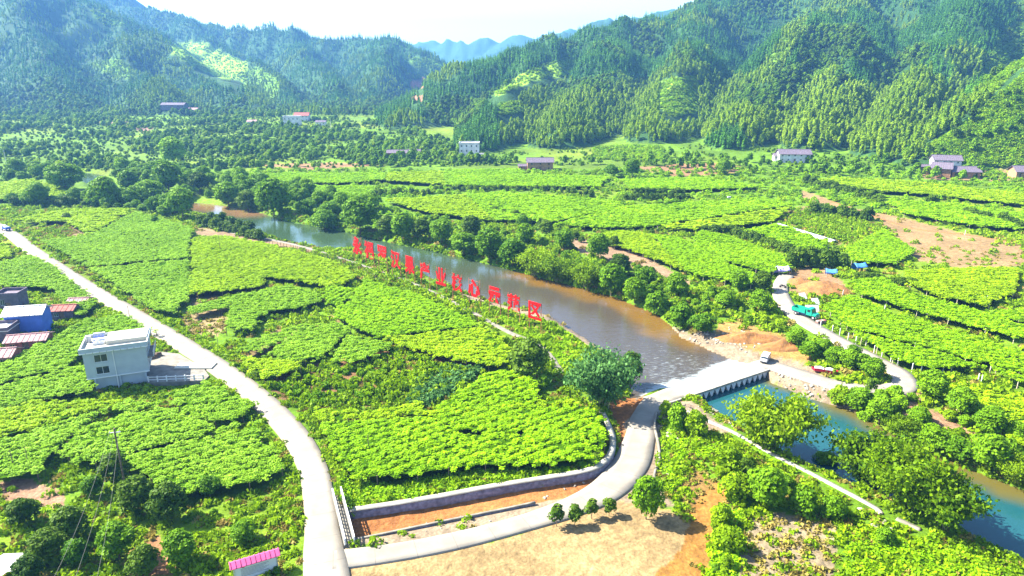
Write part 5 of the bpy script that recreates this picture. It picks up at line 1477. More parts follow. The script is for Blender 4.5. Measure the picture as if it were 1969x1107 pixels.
# ------------------------------------------------------------------ vehicles
def wheels(t, L, W, r, xs, z0=0):
    for x in xs:
        for s in (-1, 1):
            w = MB().cyl((x, s * W / 2 - s * .22, r + z0), (x, s * W / 2 + s * .01, r + z0), r, n=16).build('wheel', M['rubber'], t)
            MB().cyl((x, s * W / 2 + s * .01, r + z0), (x, s * W / 2 + s * .03, r + z0), r * .55, n=12).build('rim', M['steel'], w)
def van(px, py, yaw, label, L=4.1, W=1.6, H=1.75, paint='van_paint'):
    x, y = G(px, py, -.6); t = thing('van', label, 'van', (x, y, -.585), R(yaw))
    prof = [(-L / 2, .35), (-L / 2, 1.0), (-L / 2 + .12, H - .15), (-L / 2 + .35, H), (L * .22, H), (L * .33, H - .12), (L * .43, 1.05), (L / 2 - .05, .95), (L / 2, .75), (L / 2, .35)]
    MB().prism(prof, -W / 2, W / 2).build('body', M[paint], t, .05)
    wsc = MB().add([(L * .34 + .03, -W * .43, H - .2), (L * .34 + .03, W * .43, H - .2), (L * .43 + .035, W * .45, 1.1), (L * .43 + .035, -W * .45, 1.1),
                    (L * .34 + .01, -W * .43, H - .2), (L * .34 + .01, W * .43, H - .2), (L * .43 + .01, W * .45, 1.1), (L * .43 + .01, -W * .45, 1.1)],
                   [(0, 1, 2, 3), (0, 4, 5, 1), (1, 5, 6, 2), (2, 6, 7, 3), (3, 7, 4, 0)])
    wsc.build('windscreen', M['glass'], t)
    MB().box(-L / 2 - .015, -L / 2 + .05, -W * .4, W * .4, 1.02, H - .3).build('rear_window', M['glass'], t)
    for s in (-1, 1):
        for a, b in ((-1.8, -.75), (-.65, .3), (.4, 1.2)): MB().box(a, b, s * W / 2 - .01, s * W / 2 + .012, 1.02, H - .22).build('side_window', M['glass'], t)
        MB().box(L / 2 - .02, L / 2 + .02, s * W * .38 - .14, s * W * .38 + .14, .66, .82).build('headlight', M['steel'], t)
        MB().box(L * .36, L * .39, s * W / 2 + .01, s * W / 2 + .18, 1.0, 1.16).build('wing_mirror', M['rubber'], t)
    MB().box(L / 2 - .05, L / 2 + .04, -W * .45, W * .45, .3, .5).build('bumper', M['rubber'], t)
    wheels(t, L, W, .3, (-L * .32, L * .32))
    return t
van(1471, 694, 238, 'white minivan parked at the far end of the ford', 3.4, 1.4, 1.6)
tx, ty, tz = GT(1547, 610)
tk = thing('green_truck', 'teal-green farm truck with empty tipper bed parked on the loop lane', 'truck', (tx, ty, .42), R(-52))
MB().box(-2.9, .55, -1.0, 1.0, .85, 1.05).build('chassis', M['blue_paint'], tk, .03)
bd = MB(); bd.box(-3.0, .5, -1.12, 1.12, 1.06, 1.15); bd.box(-3.0, .5, -1.12, -1.05, 1.15, 1.95); bd.box(-3.0, .5, 1.05, 1.12, 1.15, 1.95); bd.box(-3.0, -2.93, -1.05, 1.05, 1.15, 1.95); bd.box(.43, .5, -1.05, 1.05, 1.15, 2.15)
bd.build('tipper_bed', M['teal_paint'], tk)
MB().prism([(.65, .75), (.65, 2.35), (.85, 2.5), (1.8, 2.5), (2.0, 2.3), (2.2, 1.55), (2.2, .75)], -.98, .98).build('cab', M['teal_paint'], tk, .05)
MB().prism([(2.2, .75), (2.2, 1.5), (3.1, 1.35), (3.2, 1.2), (3.2, .75)], -.85, .85).build('bonnet', M['teal_paint'], tk, .05)
MB().add([(2.03, -.8, 2.28), (2.03, .8, 2.28), (2.22, .85, 1.62), (2.22, -.85, 1.62), (1.98, -.8, 2.28), (1.98, .8, 2.28), (2.17, .85, 1.62), (2.17, -.85, 1.62)], [(0, 1, 2, 3), (0, 4, 5, 1), (1, 5, 6, 2), (2, 6, 7, 3), (3, 7, 4, 0)]).build('windscreen', M['glass'], tk)
for s in (-1, 1):
    MB().box(1.0, 1.75, s * .975, s * .995, 1.6, 2.2).build('side_window', M['glass'], tk)
    MB().cyl((3.19, s * .6, 1.0), (3.24, s * .6, 1.0), .13, n=10).build('headlight', M['steel'], tk)
    MB().box(2.2, 3.15, s * .86, s * 1.02, .9, 1.05).build('mudguard', M['teal_paint'], tk, .02)
MB().box(3.2, 3.3, -1.0, 1.0, .5, .72).build('bumper', M['steel'], tk)
wheels(tk, 6, 2.0, .45, (-1.9, 2.6), .02)
x, y = G(12, 443, 1)
tk2 = thing('small_truck', 'small blue and white truck driving away at the far end of the road', 'truck', (x, y, 1.02), R(150))
MB().prism([(.9, .5), (.9, 1.9), (1.7, 1.9), (2.1, 1.1), (2.1, .5)], -.75, .75).build('cab', M['white_paint'], tk2, .04)
bd = MB(); bd.box(-2.0, .85, -.8, .8, .7, .8); bd.box(-2.0, .85, -.8, -.74, .8, 1.35); bd.box(-2.0, .85, .74, .8, .8, 1.35); bd.box(-2.0, -1.94, -.74, .74, .8, 1.35); bd.build('bed', M['blue_paint'], tk2)
MB().box(-1.6, .5, -.7, .7, .8, 1.6).build('load', M['plastic'], tk2, .1)
MB().box(1.86, 1.93, -.65, .65, 1.3, 1.75).build('windscreen', M['glass'], tk2)
wheels(tk2, 4, 1.5, .32, (-1.3, 1.4))
x, y, z = GT(1585, 716)
bt = thing('red_boat', 'long red object with two white covers lying under the round trees by the lane', 'boat', (x, y, z + .25), R(-25))
MB().add([(-2.4, 0, .1), (-1.9, -.55, .0), (1.9, -.55, .0), (2.4, 0, .1), (1.9, .55, 0), (-1.9, .55, 0), (-2.5, 0, .6), (-1.9, -.7, .55), (1.9, -.7, .55), (2.5, 0, .6), (1.9, .7, .55), (-1.9, .7, .55)],
         [(0, 1, 2, 3, 4, 5), (0, 6, 7, 1), (1, 7, 8, 2), (2, 8, 9, 3), (3, 9, 10, 4), (4, 10, 11, 5), (5, 11, 6, 0)]).build('hull', M['red_paint'], bt)
MB().prism([(-1.9, .56), (-.9, .8), (-.1, .56)], -.5, .5).build('cover', M['white_paint'], bt); MB().prism([(.1, .56), (1.0, .8), (1.9, .56)], -.5, .5).build('cover', M['white_paint'], bt)
x, y = G(1505, 553, .4)
mc = thing('motorcycle', 'dark motorcycle parked across the top of the loop lane', 'motorcycle', (x, y, .42), R(-30))
for xx in (-.65, .65): MB().cyl((xx, -.05, .3), (xx, .05, .3), .3, n=14).build('wheel', M['rubber'], mc)
MB().prism([(-.5, .45), (-.4, .75), (.1, .72), (.35, .85), (.5, .6), (.1, .35)], -.12, .12).build('frame', M['dark'], mc, .03)
MB().box(-.7, 0, -.13, .13, .76, .86).build('seat', M['rubber'], mc, .03)
MB().cyl((.5, 0, .6), (.35, 0, 1.05), .03).build('fork', M['steel'], mc); MB().cyl((.35, -.35, 1.05), (.35, .35, 1.05), .025).build('handlebar', M['steel'], mc)

# ------------------------------------------------------------------ utility poles and wires
def pole(px, py, h, label, r=.11, m='wood', arms=False, lean=0.0):
    x, y, z = GT(px, py)
    t = thing('utility_pole', label, 'pole', (x, y, z), random.uniform(-.4, .4))
    MB().cyl((0, 0, -.3), (lean * h, 0, h), r, r * .7, 10).build('shaft', M[m], t)
    if arms:
        MB().box(lean * h * .95 - .75, lean * h * .95 + .75, -.06, .06, h - .7, h - .58).build('crossarm', M['steel'], t)
        for q in (-.65, 0, .65): MB().cyl((lean * h * .95 + q, 0, h - .58), (lean * h * .95 + q, 0, h - .38), .05, .03, 8).build('insulator', M['white_paint'], t)
    return (x, y, z)
px_, py_, pz_ = pole(244, 950, 10.5, 'tall concrete utility pole standing among dark trees in the left foreground', .15, 'bark', True)
for k, (a, b, h, lab) in enumerate([(250, 615, 3.6, 'thin dark pole at the left edge of the road near the white house'), (195, 512, 4.2, 'thin pole in the vine field beside the upper road'), (425, 490, 6.5, 'slender pole at the edge of the field by the dirt path'),
                                    (710, 877, 3.8, 'lone dark pole in the big vine field above the wall'), (30, 912, 4.2, 'left one of two thin poles in the lower left field'), (58, 905, 4.0, 'right one of two thin poles in the lower left field'),
                                    (150, 476, 2.8, 'short pole by the road verge at upper left'), (420, 668, 3.2, 'thin pole beside the road bend right of the white house'), (190, 630, 3.4, 'thin pole standing between the blue farmhouse and the white house'),
                                    (298, 512, 3.6, 'thin pole in the middle of the large pale vine field'), (90, 460, 3.0, 'stub pole in the bare rows at upper left'), (13, 316, 9, 'white pole in the dark gully at the far left'), (637, 250, 9, 'white pole right of the far white house')]):
    pole(a, b, h, lab, .07 if h < 8 else .15, 'wood' if h < 8 else 'dirty_white')
cu_end = [Vector((*G(60 + k * 55, 1190, 9.0), 9.0 + k * .2)) for k in range(3)]
for k in range(3):
    a = Vector((px_ + (k - 1) * .6, py_, pz_ + 10.2)); b = cu_end[k]; mb = MB(); N_ = 14
    pt = [a.lerp(b, i / N_) - Vector((0, 0, 1.6 * (1 - (2 * i / N_ - 1) ** 2))) for i in range(N_ + 1)]
    for i in range(N_): mb.cyl(pt[i], pt[i + 1], .014, n=4)
    mb.build('power_line', M['cable'], label=['leftmost power line', 'middle power line', 'rightmost power line'][k] + ' sagging from the tall pole to the lower left', category='power line', group='power lines at the lower left')

# ------------------------------------------------------------------ single trees
def place(key, px, py, w, label, group=None, hs=1.0, name=None, zoff=0.0, world_pt=None):
    crown, trunk, h0, w0 = MESH[key]
    if world_pt is None: x, y, z = GT(px, py)
    else: x, y = world_pt; z = z1(x, y)
    _, _, dep = PX(x, y, z)
    s = w * dep / FPX / w0 if w > 0 else -w
    nm = name or ('bamboo_clump' if 'bamboo' in key else 'shrub' if 'shrub' in key else 'fruit_tree' if key in ('small_a', 'small_b', 'orchard') else 'broadleaf_tree')
    cat = {'bamboo_clump': 'bamboo', 'shrub': 'shrub', 'fruit_tree': 'fruit tree'}.get(nm, 'tree')
    t = thing(nm, label, cat, (x, y, z + zoff), random.uniform(0, 6.28), group)
    t.scale = (s, s, s * hs)
    link('crown', crown, t)
    if trunk: link('trunk', trunk, t)
    return t
BB = ['broad_a', 'broad_b', 'broad_c']
place('bamboo_a', 1482, 862, 150, 'large bright bamboo clump right below the ford, standing alone', hs=.95)
place('bamboo_b', 1672, 940, 130, 'left clump of the big bamboo stand on the lower near bank')
place('bamboo_a', 1738, 975, 165, 'tallest middle clump of the big bamboo stand on the lower near bank')
place('bamboo_b', 1812, 1012, 120, 'right clump of the big bamboo stand, leaning over the dark water')
place('bamboo_dark', 1160, 780, 125, 'dark blue-green bamboo clump with pale stems left of the ford')
place('dark_a', 1212, 740, 62, 'dark tree at the right side of the bluish bamboo by the river', hs=1.1)
place('dark_a', 1018, 728, 92, 'rounded grey-green tree at the corner of the vine fields', hs=.9)
place('shrub_a', 1046, 745, 36, 'small dark shrub right of the rounded grey-green tree')
place('broad_b', 1242, 998, 66, 'largest tree of the row beside the lane junction', hs=1.15)
for k, (a, b, w) in enumerate([(1070, 1012, 34), (1105, 1010, 34), (1137, 997, 30), (1171, 992, 30)]):
    place('small_a' if k % 2 else 'small_b', a, b, w, ['leftmost', 'second from left', 'third from left', 'rightmost'][k] + ' of four little round trees on the lane edge', 'little trees on the lane edge', 1.0)
place('shrub_a', 1300, 825, 50, 'pointed shrub right of the bend before the ford', hs=1.5)
place('shrub_b', 1338, 835, 52, 'bushy green shrub between the lane and the concrete dike', hs=1.2)
place('shrub_b', 1278, 800, 26, 'smallest shrub at the near corner of the ford', hs=1.6)
place('broad_c', 1588, 896, 50, 'low tree between the lone bamboo and the big bamboo stand', hs=.7)
for k, (a, b, w) in enumerate([(1530, 668, 42), (1556, 690, 46), (1580, 685, 38), (1602, 700, 44), (1630, 708, 42), (1655, 712, 44), (1678, 728, 46), (1640, 690, 36)]):
    place(['broad_b', 'broad_a'][k % 2], a, b, w, ['first', 'second', 'third', 'fourth', 'fifth', 'sixth', 'seventh', 'eighth'][k] + ' round tree from the left in the clump inside the loop lane', 'round trees inside the loop lane', .75)
place('small_b', 1672, 760, 22, 'small lollipop tree on the lane below the round clump', hs=1.1)
place('broad_a', 1714, 790, 34, 'little tree on the earth bank at the lane bend', hs=.7)
# left foreground
LF = [(262, 985, 90, 'dark_a', 'dark round tree just right of the tall pole'), (225, 930, 66, 'dark_b', 'dark tree just behind the tall pole'), (50, 1012, 62, 'dark_b', 'round dark tree near the lower left edge'),
      (95, 1075, 78, 'dark_a', 'dark tree above the pale shelter'), (140, 1040, 74, 'dark_b', 'grey-green tree in the lower left thicket'), (150, 1085, 60, 'broad_a', 'silvery tree with pale top in the lower left thicket'), (230, 1075, 76, 'broad_b', 'yellow-green tree by the orange soil'),
      (330, 1000, 80, 'dark_b', 'olive tree beside the orange soil patch'), (350, 1085, 70, 'broad_b', 'leafy tree on the bottom edge right of the orange soil'), (470, 1040, 60, 'broad_c', 'small tree over the pink roof'), (280, 1110, 70, 'dark_b', 'tree cut by the bottom edge near the power lines'),
      (60, 1120, 70, 'dark_a', 'dark tree at the bottom left corner'), (180, 955, 50, 'broad_a', 'small green tree left of the tall pole'), (405, 950, 55, 'broad_c', 'low tree at the bottom edge of the big left field')]
for a, b, w, k, lab in LF: place(k, a, b, w, lab, hs=.85)
# riverside and valley trees one by one
TR = [(128, 368, 78, 'broad_c', 'big round tree by the far river bend at left'), (335, 318, 52, 'broad_b', 'round tree highest above the far river'), (325, 368, 66, 'broad_a', 'big bright tree left of centre above the river'), (290, 388, 60, 'broad_c', 'low round tree left of the big bright one'),
      (352, 420, 66, 'broad_a', 'tall tree left of the brown shallows'), (205, 398, 56, 'broad_b', 'tree at the near side of the far river bend'), (250, 372, 50, 'broad_a', 'tree on the inner side of the far bend'), (385, 372, 50, 'dark_a', 'dark tree behind the brown shallows'),
      (440, 400, 56, 'broad_a', 'round tree over the upper end of the visible river'), (478, 408, 44, 'dark_b', 'dark small tree beside the upper river'), (528, 420, 74, 'broad_b', 'large dark-shaded tree on the far bank, upstream'), (590, 412, 40, 'broad_c', 'small tree right of the large shaded one'),
      (625, 445, 60, 'broad_c', 'round tree with dark water shadow, left of the tall one'), (693, 450, 82, 'broad_a', 'tallest round tree on the far bank above the first red character'), (745, 452, 46, 'dark_a', 'dark tree right of the tallest bank tree'), (775, 462, 52, 'broad_b', 'tree behind the third red character'),
      (812, 462, 44, 'dark_b', 'pointed dark tree on the far bank'), (850, 470, 56, 'broad_a', 'bushy tree behind the sixth red character'), (892, 490, 62, 'broad_c', 'wide bush tree overhanging the far waterline'), (905, 455, 50, 'dark_a', 'dark tree behind the wide waterside bush'),
      (940, 500, 60, 'broad_b', 'bright tree at the far waterline, mid river'), (985, 515, 64, 'broad_a', 'round tree over the water above the character 心'), (1030, 528, 66, 'bamboo_b', 'feathery bamboo above the water, mid river'), (1075, 540, 72, 'bamboo_a', 'biggest feathery bamboo on the far bank, mid river'),
      (1130, 552, 64, 'bamboo_b', 'feathery bamboo leaning to the water, right of the biggest'), (1175, 568, 60, 'broad_b', 'bush tree at the start of the brown shallows'), (1220, 582, 56, 'broad_a', 'bush tree above the brown shallows'), (1262, 600, 52, 'shrub_a', 'low bush above the brown shallows'),
      (1310, 628, 60, 'shrub_a', 'green thicket bush by the gravel bar'), (1350, 640, 56, 'broad_c', 'tree by the upper end of the gravel bar'), (1010, 470, 40, 'broad_b', 'small tree behind the mid-river bamboos'), (1085, 480, 46, 'broad_a', 'tree beside the reddish bare patch'), (1150, 500, 50, 'broad_b', 'tree right of the reddish bare patch'),
      (1190, 530, 52, 'dark_a', 'dark tree on the slope above the shallows'), (1240, 545, 44, 'broad_c', 'low tree in the slope thicket'), (1420, 560, 40, 'broad_b', 'tree in the thicket left of the loop lane'), (1465, 560, 48, 'dark_a', 'dark tree left of the lane top'), (1460, 600, 50, 'broad_a', 'tree beside the loop lane, left side'),
      (1395, 590, 46, 'broad_c', 'low tree in the middle of the right thicket'), (1300, 570, 46, 'broad_b', 'tree in the thicket above the gravel bar'), (1005, 440, 30, 'broad_a', 'single round tree at the field corner'), (1050, 455, 34, 'dark_b', 'dark pointed tree by the field corner'),
      (1180, 478, 26, 'dark_b', 'small dark tree on the terrace edge'), (1253, 452, 16, 'orchard', 'tiny lone tree in the middle of the vine field'), (1098, 428, 14, 'orchard', 'tiny round tree in the field below the tree rows'),
      (1790, 395, 28, 'orchard', 'lone bushy tree in the right-hand fields'), (1175, 340, 34, 'broad_c', 'round bush left of the two on the field edge'), (1215, 342, 36, 'broad_b', 'round bush right of the pair on the field edge'), (1390, 335, 30, 'broad_b', 'bush in front of the red bank'),
      (130, 426, 22, 'orchard', 'single small dark tree in the bare rows at left'), (298, 432, 22, 'shrub_a', 'small dark bush on the knoll by the vine field'),
      (1650, 795, 60, 'broad_a', 'bright tree on the far bank of the turquoise pool'), (1612, 778, 46, 'shrub_b', 'bush at the upper end of the pool bank'), (1690, 815, 56, 'broad_b', 'second tree along the pool bank'), (1735, 845, 62, 'bamboo_b', 'feathery bamboo on the far pool bank'),
      (1790, 870, 66, 'broad_a', 'tree overhanging the pool at right'), (1840, 885, 70, 'broad_c', 'wide tree overhanging the pool, further right'), (1895, 905, 74, 'broad_b', 'large tree on the pool bank near the right edge'), (1950, 925, 80, 'bamboo_a', 'bamboo at the right picture edge over the pool'),
      (1790, 770, 60, 'broad_b', 'tree above the lane bend bank'), (1845, 800, 66, 'broad_a', 'round tree in the right thicket'), (1900, 840, 70, 'broad_a', 'big tree in the right thicket by the bare patch'), (1955, 850, 60, 'broad_c', 'low tree at the right edge of the thicket'), (1765, 815, 50, 'broad_c', 'low tree beside the orange bare strip'),
      (1720, 770, 40, 'shrub_a', 'bush at the tip of the lane bend'), (1400, 905, 60, 'shrub_b', 'green bush left of the dike'), (1410, 960, 64, 'shrub_b', 'tall bush in the green hedge below the dike'), (1470, 975, 80, 'broad_b', 'tree in the middle of the green hedge'), (1385, 1010, 50, 'shrub_b', 'bush at the bend of the orange soil lane'),
      (1400, 1060, 60, 'shrub_b', 'bush low in the green hedge beside the dry plot'), (1540, 985, 70, 'shrub_a', 'dark green bush above the dry plot'), (1600, 995, 56, 'shrub_a', 'bush at the upper right of the dry plot'), (1700, 1045, 44, 'shrub_a', 'dark bush near the rubble'), (1430, 915, 40, 'dark_b', 'dark shrub shading the bare hollow')]
for a, b, w, k, lab in TR: place(k, a, b, w, lab, hs=.85 if 'shrub' not in k else 1.1)
def row(p0, p1, n, w, key, label, group, jit=2.5, hs=.95):
    for k in range(n):
        t = (k + .5) / n
        a = p0[0] + (p1[0] - p0[0]) * t + random.uniform(-jit, jit); b = p0[1] + (p1[1] - p0[1]) * t + random.uniform(-jit, jit) * .4
        place(key, a, b, w * random.uniform(.85, 1.2), label.replace('dark round', 'round').replace('small dark', 'small') + ', ' + ordinal(k + 1) + ' from left', group, hs * random.uniform(.85, 1.15), 'fruit_tree')
row((716, 376), (830, 374), 10, 13, 'orchard', 'dark round fruit tree in the row above the far river bank', 'leftmost row of fruit trees')
row((830, 368), (1060, 366), 20, 12, 'orchard', 'dark round fruit tree in the long level row across the far fields', 'long level row of fruit trees')
row((1060, 368), (1145, 380), 7, 13, 'orchard', 'dark round fruit tree where the long row bends down', 'end of the long fruit tree row')
row((1200, 384), (1325, 386), 13, 15, 'orchard', 'dark fruit tree in the front line of the double clump', 'double clump of fruit trees')
row((1215, 374), (1320, 376), 9, 14, 'orchard', 'dark fruit tree in the back line of the double clump', 'double clump of fruit trees, back line')
row((1352, 448), (1400, 450), 6, 20, 'orchard', 'dark fruit tree at the head of the diagonal row', 'head of the diagonal fruit tree row')
row((1400, 448), (1530, 492), 13, 20, 'orchard', 'dark fruit tree in the diagonal row left of the violet tent', 'diagonal row of fruit trees')
row((1515, 514), (1625, 516), 10, 26, 'orchard', 'dark fruit tree in the thick clump behind the violet tent', 'thick clump of fruit trees', hs=1.2)
row((1525, 500), (1610, 498), 7, 24, 'orchard', 'fruit tree at the back of the thick clump behind the tent', 'thick clump of fruit trees, back')
row((1560, 408), (1675, 424), 10, 22, 'orchard', 'dark fruit tree in the row behind the young plants', 'row of fruit trees behind the young plants')
row((1545, 352), (1700, 390), 14, 17, 'orchard', 'dark fruit tree in the diagonal row by the earth track', 'diagonal fruit tree row by the earth track')
row((1325, 455), (1480, 528), 15, 12, 'orchard', 'small dark bush on the thin line between fields', 'thin line of bushes')
row((1640, 535), (1760, 552), 12, 17, 'orchard', 'olive bush in the line right of the blue tents', 'line of bushes by the blue tents')
row((1850, 412), (1900, 425), 5, 20, 'orchard', 'bush in the short line at the right edge fields', 'short line of bushes at right')
row((1920, 425), (1965, 446), 4, 22, 'orchard', 'bush at the right picture edge among the far fields', 'bushes at the right picture edge')
row((385, 432), (505, 462), 13, 22, 'orchard', 'dark bush of the hedge between the dirt path and the river', 'hedge between path and river', 3)
row((400, 425), (490, 445), 8, 20, 'orchard', 'dark bush at the waterline behind the hedge', 'waterline bushes', 3)
row((20, 395), (180, 398), 13, 18, 'orchard', 'dark bush in the line behind the vine knoll at left', 'bush line behind the vine knoll', 4)
row((180, 398), (330, 410), 10, 24, 'broad_c', 'tree in the belt between the knoll and the river', 'tree belt behind the knoll', 5, .8)
row((930, 400), (1130, 470), 12, 16, 'orchard', 'bush on the terrace edge running down to the thicket', 'bushes on the terrace edge', 4)
# ------------------------------------------------------------------ thickets and ground cover (uncountable growth)
def thicket(name, pls, density, scale, protos, label, tilt=.15, **kw):
    A = []
    for pl in pls:
        P = pts_in(poly(pl), density); A.append(P)
    P = np.vstack(A); P = P[free_of(P, .5)]
    cl = kw.pop('cluster', None)
    if cl is not None: P = P[fbm(P[:, 0] / cl + 7, P[:, 1] / (cl * 1.3), 3) + rng.uniform(-.05, .05, len(P)) > .03]
    if kw.pop('clear', True): P = P[off_fields(P)]
    return scatter(name, on_ground(P, -.05), rng.uniform(scale * .6, scale * 1.35, len(P)), protos, tilt, kind='stuff', label=label)
BUSH = [MESH['shrub_a'][0], MESH['shrub_b'][0], MESH['broad_c'][0]]
thicket('thicket', [[(740, 430), (860, 420), (960, 440), (1080, 470), (1200, 500), (1330, 550), (1480, 560), (1500, 600), (1520, 650), (1400, 610), (1300, 600), (1180, 568), (1090, 545), (950, 508), (830, 480), (740, 465)]], .075, .62, [MESH['shrub_a'][0], MESH['shrub_b'][0]], 'dense green thicket on the far bank of the river')
thicket('thicket', [[(1480, 735), (1760, 760), (1985, 850), (1985, 950), (1880, 905), (1700, 825)], [(1620, 770), (1720, 790), (1900, 860), (1985, 880), (1985, 940), (1800, 870)]], .07, .62, [MESH['shrub_a'][0], MESH['shrub_b'][0]], 'dense green thicket on the far bank of the turquoise pool')
thicket('thicket', [[(1380, 860), (1440, 890), (1540, 945), (1560, 985), (1440, 985), (1395, 1107), (1330, 1180), (1370, 1000)]], .14, .5, [MESH['shrub_b'][0], MESH['shrub_b'][0], MESH['shrub_a'][0]], 'green hedge of bushes beside the dry plot in the right foreground')
thicket('thicket', [[(180, 420), (190, 350), (260, 330), (420, 340), (560, 380), (700, 420), (700, 440), (560, 415), (480, 396), (330, 378)], [(0, 330), (110, 335), (160, 385), (330, 405), (330, 420), (180, 395), (0, 395)], [(400, 330), (520, 350), (700, 395), (740, 420), (600, 410), (480, 390)]], .03, .95, BUSH, 'belt of trees and bushes along the far river')
thicket('thicket', [[(300, 930), (480, 940), (560, 900), (590, 1000), (590, 1180), (250, 1180), (0, 1180), (0, 980), (180, 960)]], .085, .27, [MESH['shrub_b'][0], MESH['shrub_b'][0], MESH['shrub_a'][0]], 'overgrown bushes in the left foreground')
thicket('thicket', [[(1640, 765), (1560, 690), (1500, 655), (1540, 650), (1700, 735)]], .12, .45, [MESH['shrub_b'][0], MESH['shrub_a'][0]], 'bushes on the strip inside the loop lane')
# far valley floor, dense with trees
thicket('far_woods', [[(-150, 228), (300, 222), (560, 238), (760, 250), (900, 290), (1000, 312), (760, 322), (430, 326), (170, 330), (-150, 330)]], .055, .6, [BRO[0], hill_broad(7, 7, 9, 42, .9, 'lf_bamboo_hill'), MESH['broad_c'][0], BRO[1], MESH['shrub_b'][0], MESH['shrub_a'][0]], 'mixed trees filling the far valley floor below the left mountain', cluster=26)
thicket('far_hedges', [[(-150, 228), (300, 222), (560, 238), (760, 250), (900, 290), (1000, 312), (760, 322), (430, 326), (170, 330), (-150, 330)]], .035, .5, [MESH['shrub_b'][0], MESH['shrub_a'][0]], 'low scrub and crops between the woods of the far valley floor')
thicket('foot_scrub', [[(740, 290), (1000, 285), (1290, 285), (1700, 290), (1990, 320), (1990, 345), (1700, 338), (1450, 338), (1200, 324), (1000, 318), (800, 322)]], .05, .5, [MESH['shrub_b'][0], MESH['shrub_a'][0], MESH['shrub_b'][0]], 'light green scrub along the foot of the right mountain', cluster=18)
thicket('far_woods', [[(700, 300), (880, 300), (1000, 312), (1150, 318), (1280, 312), (1500, 322), (1700, 318), (1990, 345), (1990, 350), (1700, 345), (1450, 340), (1200, 322), (1000, 318), (800, 322)]], .022, .62, [BRO[0], BRO[1], MESH['shrub_a'][0]], 'bushes and small trees along the foot of the right mountain')

def cover(name, pls, density, protos, smin, smax, label, tilt=.15, keep_off=True):
    A = [pts_in(poly(pl), density) for pl in pls]
    P = np.vstack(A); P = P[free_of(P, .25)]
    if keep_off: P = P[off_fields(P)]
    return scatter(name, on_ground(P, -.03), rng.uniform(smin, smax, len(P)), protos, tilt, kind='stuff', label=label)
bare = [poly(pl) for c, pl in land[1:] if c in (DRY, ORANGE, GRAVEL, RED)] + [poly(pl) for c, pl in land[1:] if sum(c) > .8]
def weeds(region, density, protos, smin, smax, label, dirt=.06):
    P = pts_in(poly(region), density)
    P = P[free_of(P, .2) & off_fields(P)]
    k = np.ones(len(P), bool)
    for b in bare: k &= ~(inside(P, b) & (rng.random(len(P)) > dirt))
    k &= ~inside(P, bare[0])
    k &= ~inside(P, poly([(280, 738), (284, 684), (312, 670), (348, 676), (398, 706), (410, 724), (396, 738)], 1.0))
    P = P[k]
    k = fbm(P[:, 0] / 9, P[:, 1] / 9, 3) + rng.uniform(-.2, .5, len(P)) > -.05
    P = P[k]
    return scatter('weeds', on_ground(P, -.03), rng.uniform(smin, smax, len(P)), protos, .15, kind='stuff', label=label)
weeds([(-250, 1300), (-200, 700), (0, 540), (200, 560), (620, 760), (1250, 760), (1330, 700), (2100, 900), (2300, 1300)], 1.5, WEED, .6, 1.3, 'rough grass and weeds between the near fields')
weeds([(-200, 700), (-200, 400), (200, 395), (500, 440), (1200, 640), (1250, 760), (620, 760), (200, 560), (0, 540)], .35, WEED, .9, 1.9, 'rough grass and weeds of the middle distance left of the river')
weeds([(700, 440), (1200, 400), (2100, 420), (2100, 900), (1480, 730), (1330, 620)], .35, WEED, .9, 2.0, 'rough grass and weeds across the river')
weeds([(300, 400), (480, 392), (700, 440), (1000, 510), (1320, 620), (1480, 740), (1330, 640), (1100, 640), (700, 540), (480, 460), (370, 430)], .5, WEED, .8, 1.7, 'rough grass and weeds on the river banks')
weeds([(300, 350), (500, 325), (2100, 335), (2100, 420), (1200, 400), (700, 440)], .09, WEEDX, .8, 1.6, 'rough growth between the far fields')
cover('lush_grass', [[(648, 905), (684, 930), (760, 936), (900, 908), (1060, 902), (1150, 892), (1162, 880), (1130, 905), (1050, 918), (860, 951), (760, 968), (668, 980), (655, 950)]], 2.6, LUSHG, .8, 1.3, 'lush grass strip along the top of the retaining wall', keep_off=False)
cover('lush_grass', [[(1060, 620), (1110, 655), (1190, 705), (1140, 720), (1080, 730), (1050, 680), (960, 612), (900, 578)], [(1275, 840), (1330, 850), (1400, 860), (1380, 880), (1320, 880), (1320, 930), (1290, 945), (1275, 900)]], 2.0, LUSHG, .7, 1.2, 'bright grass patches beside the river and the lane')
cover('lush_grass', [[(1620, 1107), (1650, 1010), (1720, 1030), (1850, 1060), (1990, 1130), (1990, 1250), (1600, 1250)], [(1380, 990), (1430, 990), (1410, 1107), (1350, 1200), (1330, 1200), (1370, 1080)]], 2.4, LUSHG, .8, 1.4, 'vivid green crop in the lower right corner')
cover('yam_rows', [[(500, 738), (600, 698), (700, 668), (760, 658), (900, 694), (935, 712), (870, 730), (800, 780), (760, 775), (620, 782), (545, 768)]], .42, YAM, .8, 1.25, 'bushy yellow-green crop plants on reddish soil in the middle field')
cover('leafy_crop', [[(778, 778), (800, 735), (872, 702), (930, 712), (905, 735), (832, 785), (806, 785)]], 1.3, BANA, .75, 1.1, 'bluish-green leafy crop rows in the middle field')
cover('dry_grass', [[(1430, 1120), (1445, 1000), (1500, 985), (1605, 1010), (1615, 1050), (1600, 1150)], [(1300, 960), (1320, 870), (1390, 850), (1395, 900), (1345, 975)], [(345, 600), (440, 590), (430, 640), (350, 640)], [(40, 445), (130, 420), (170, 430), (110, 475)], [(400, 560), (560, 545), (560, 560), (400, 580)]], .9, DRYG, .8, 1.4, 'sparse dry grass on the bare plots')
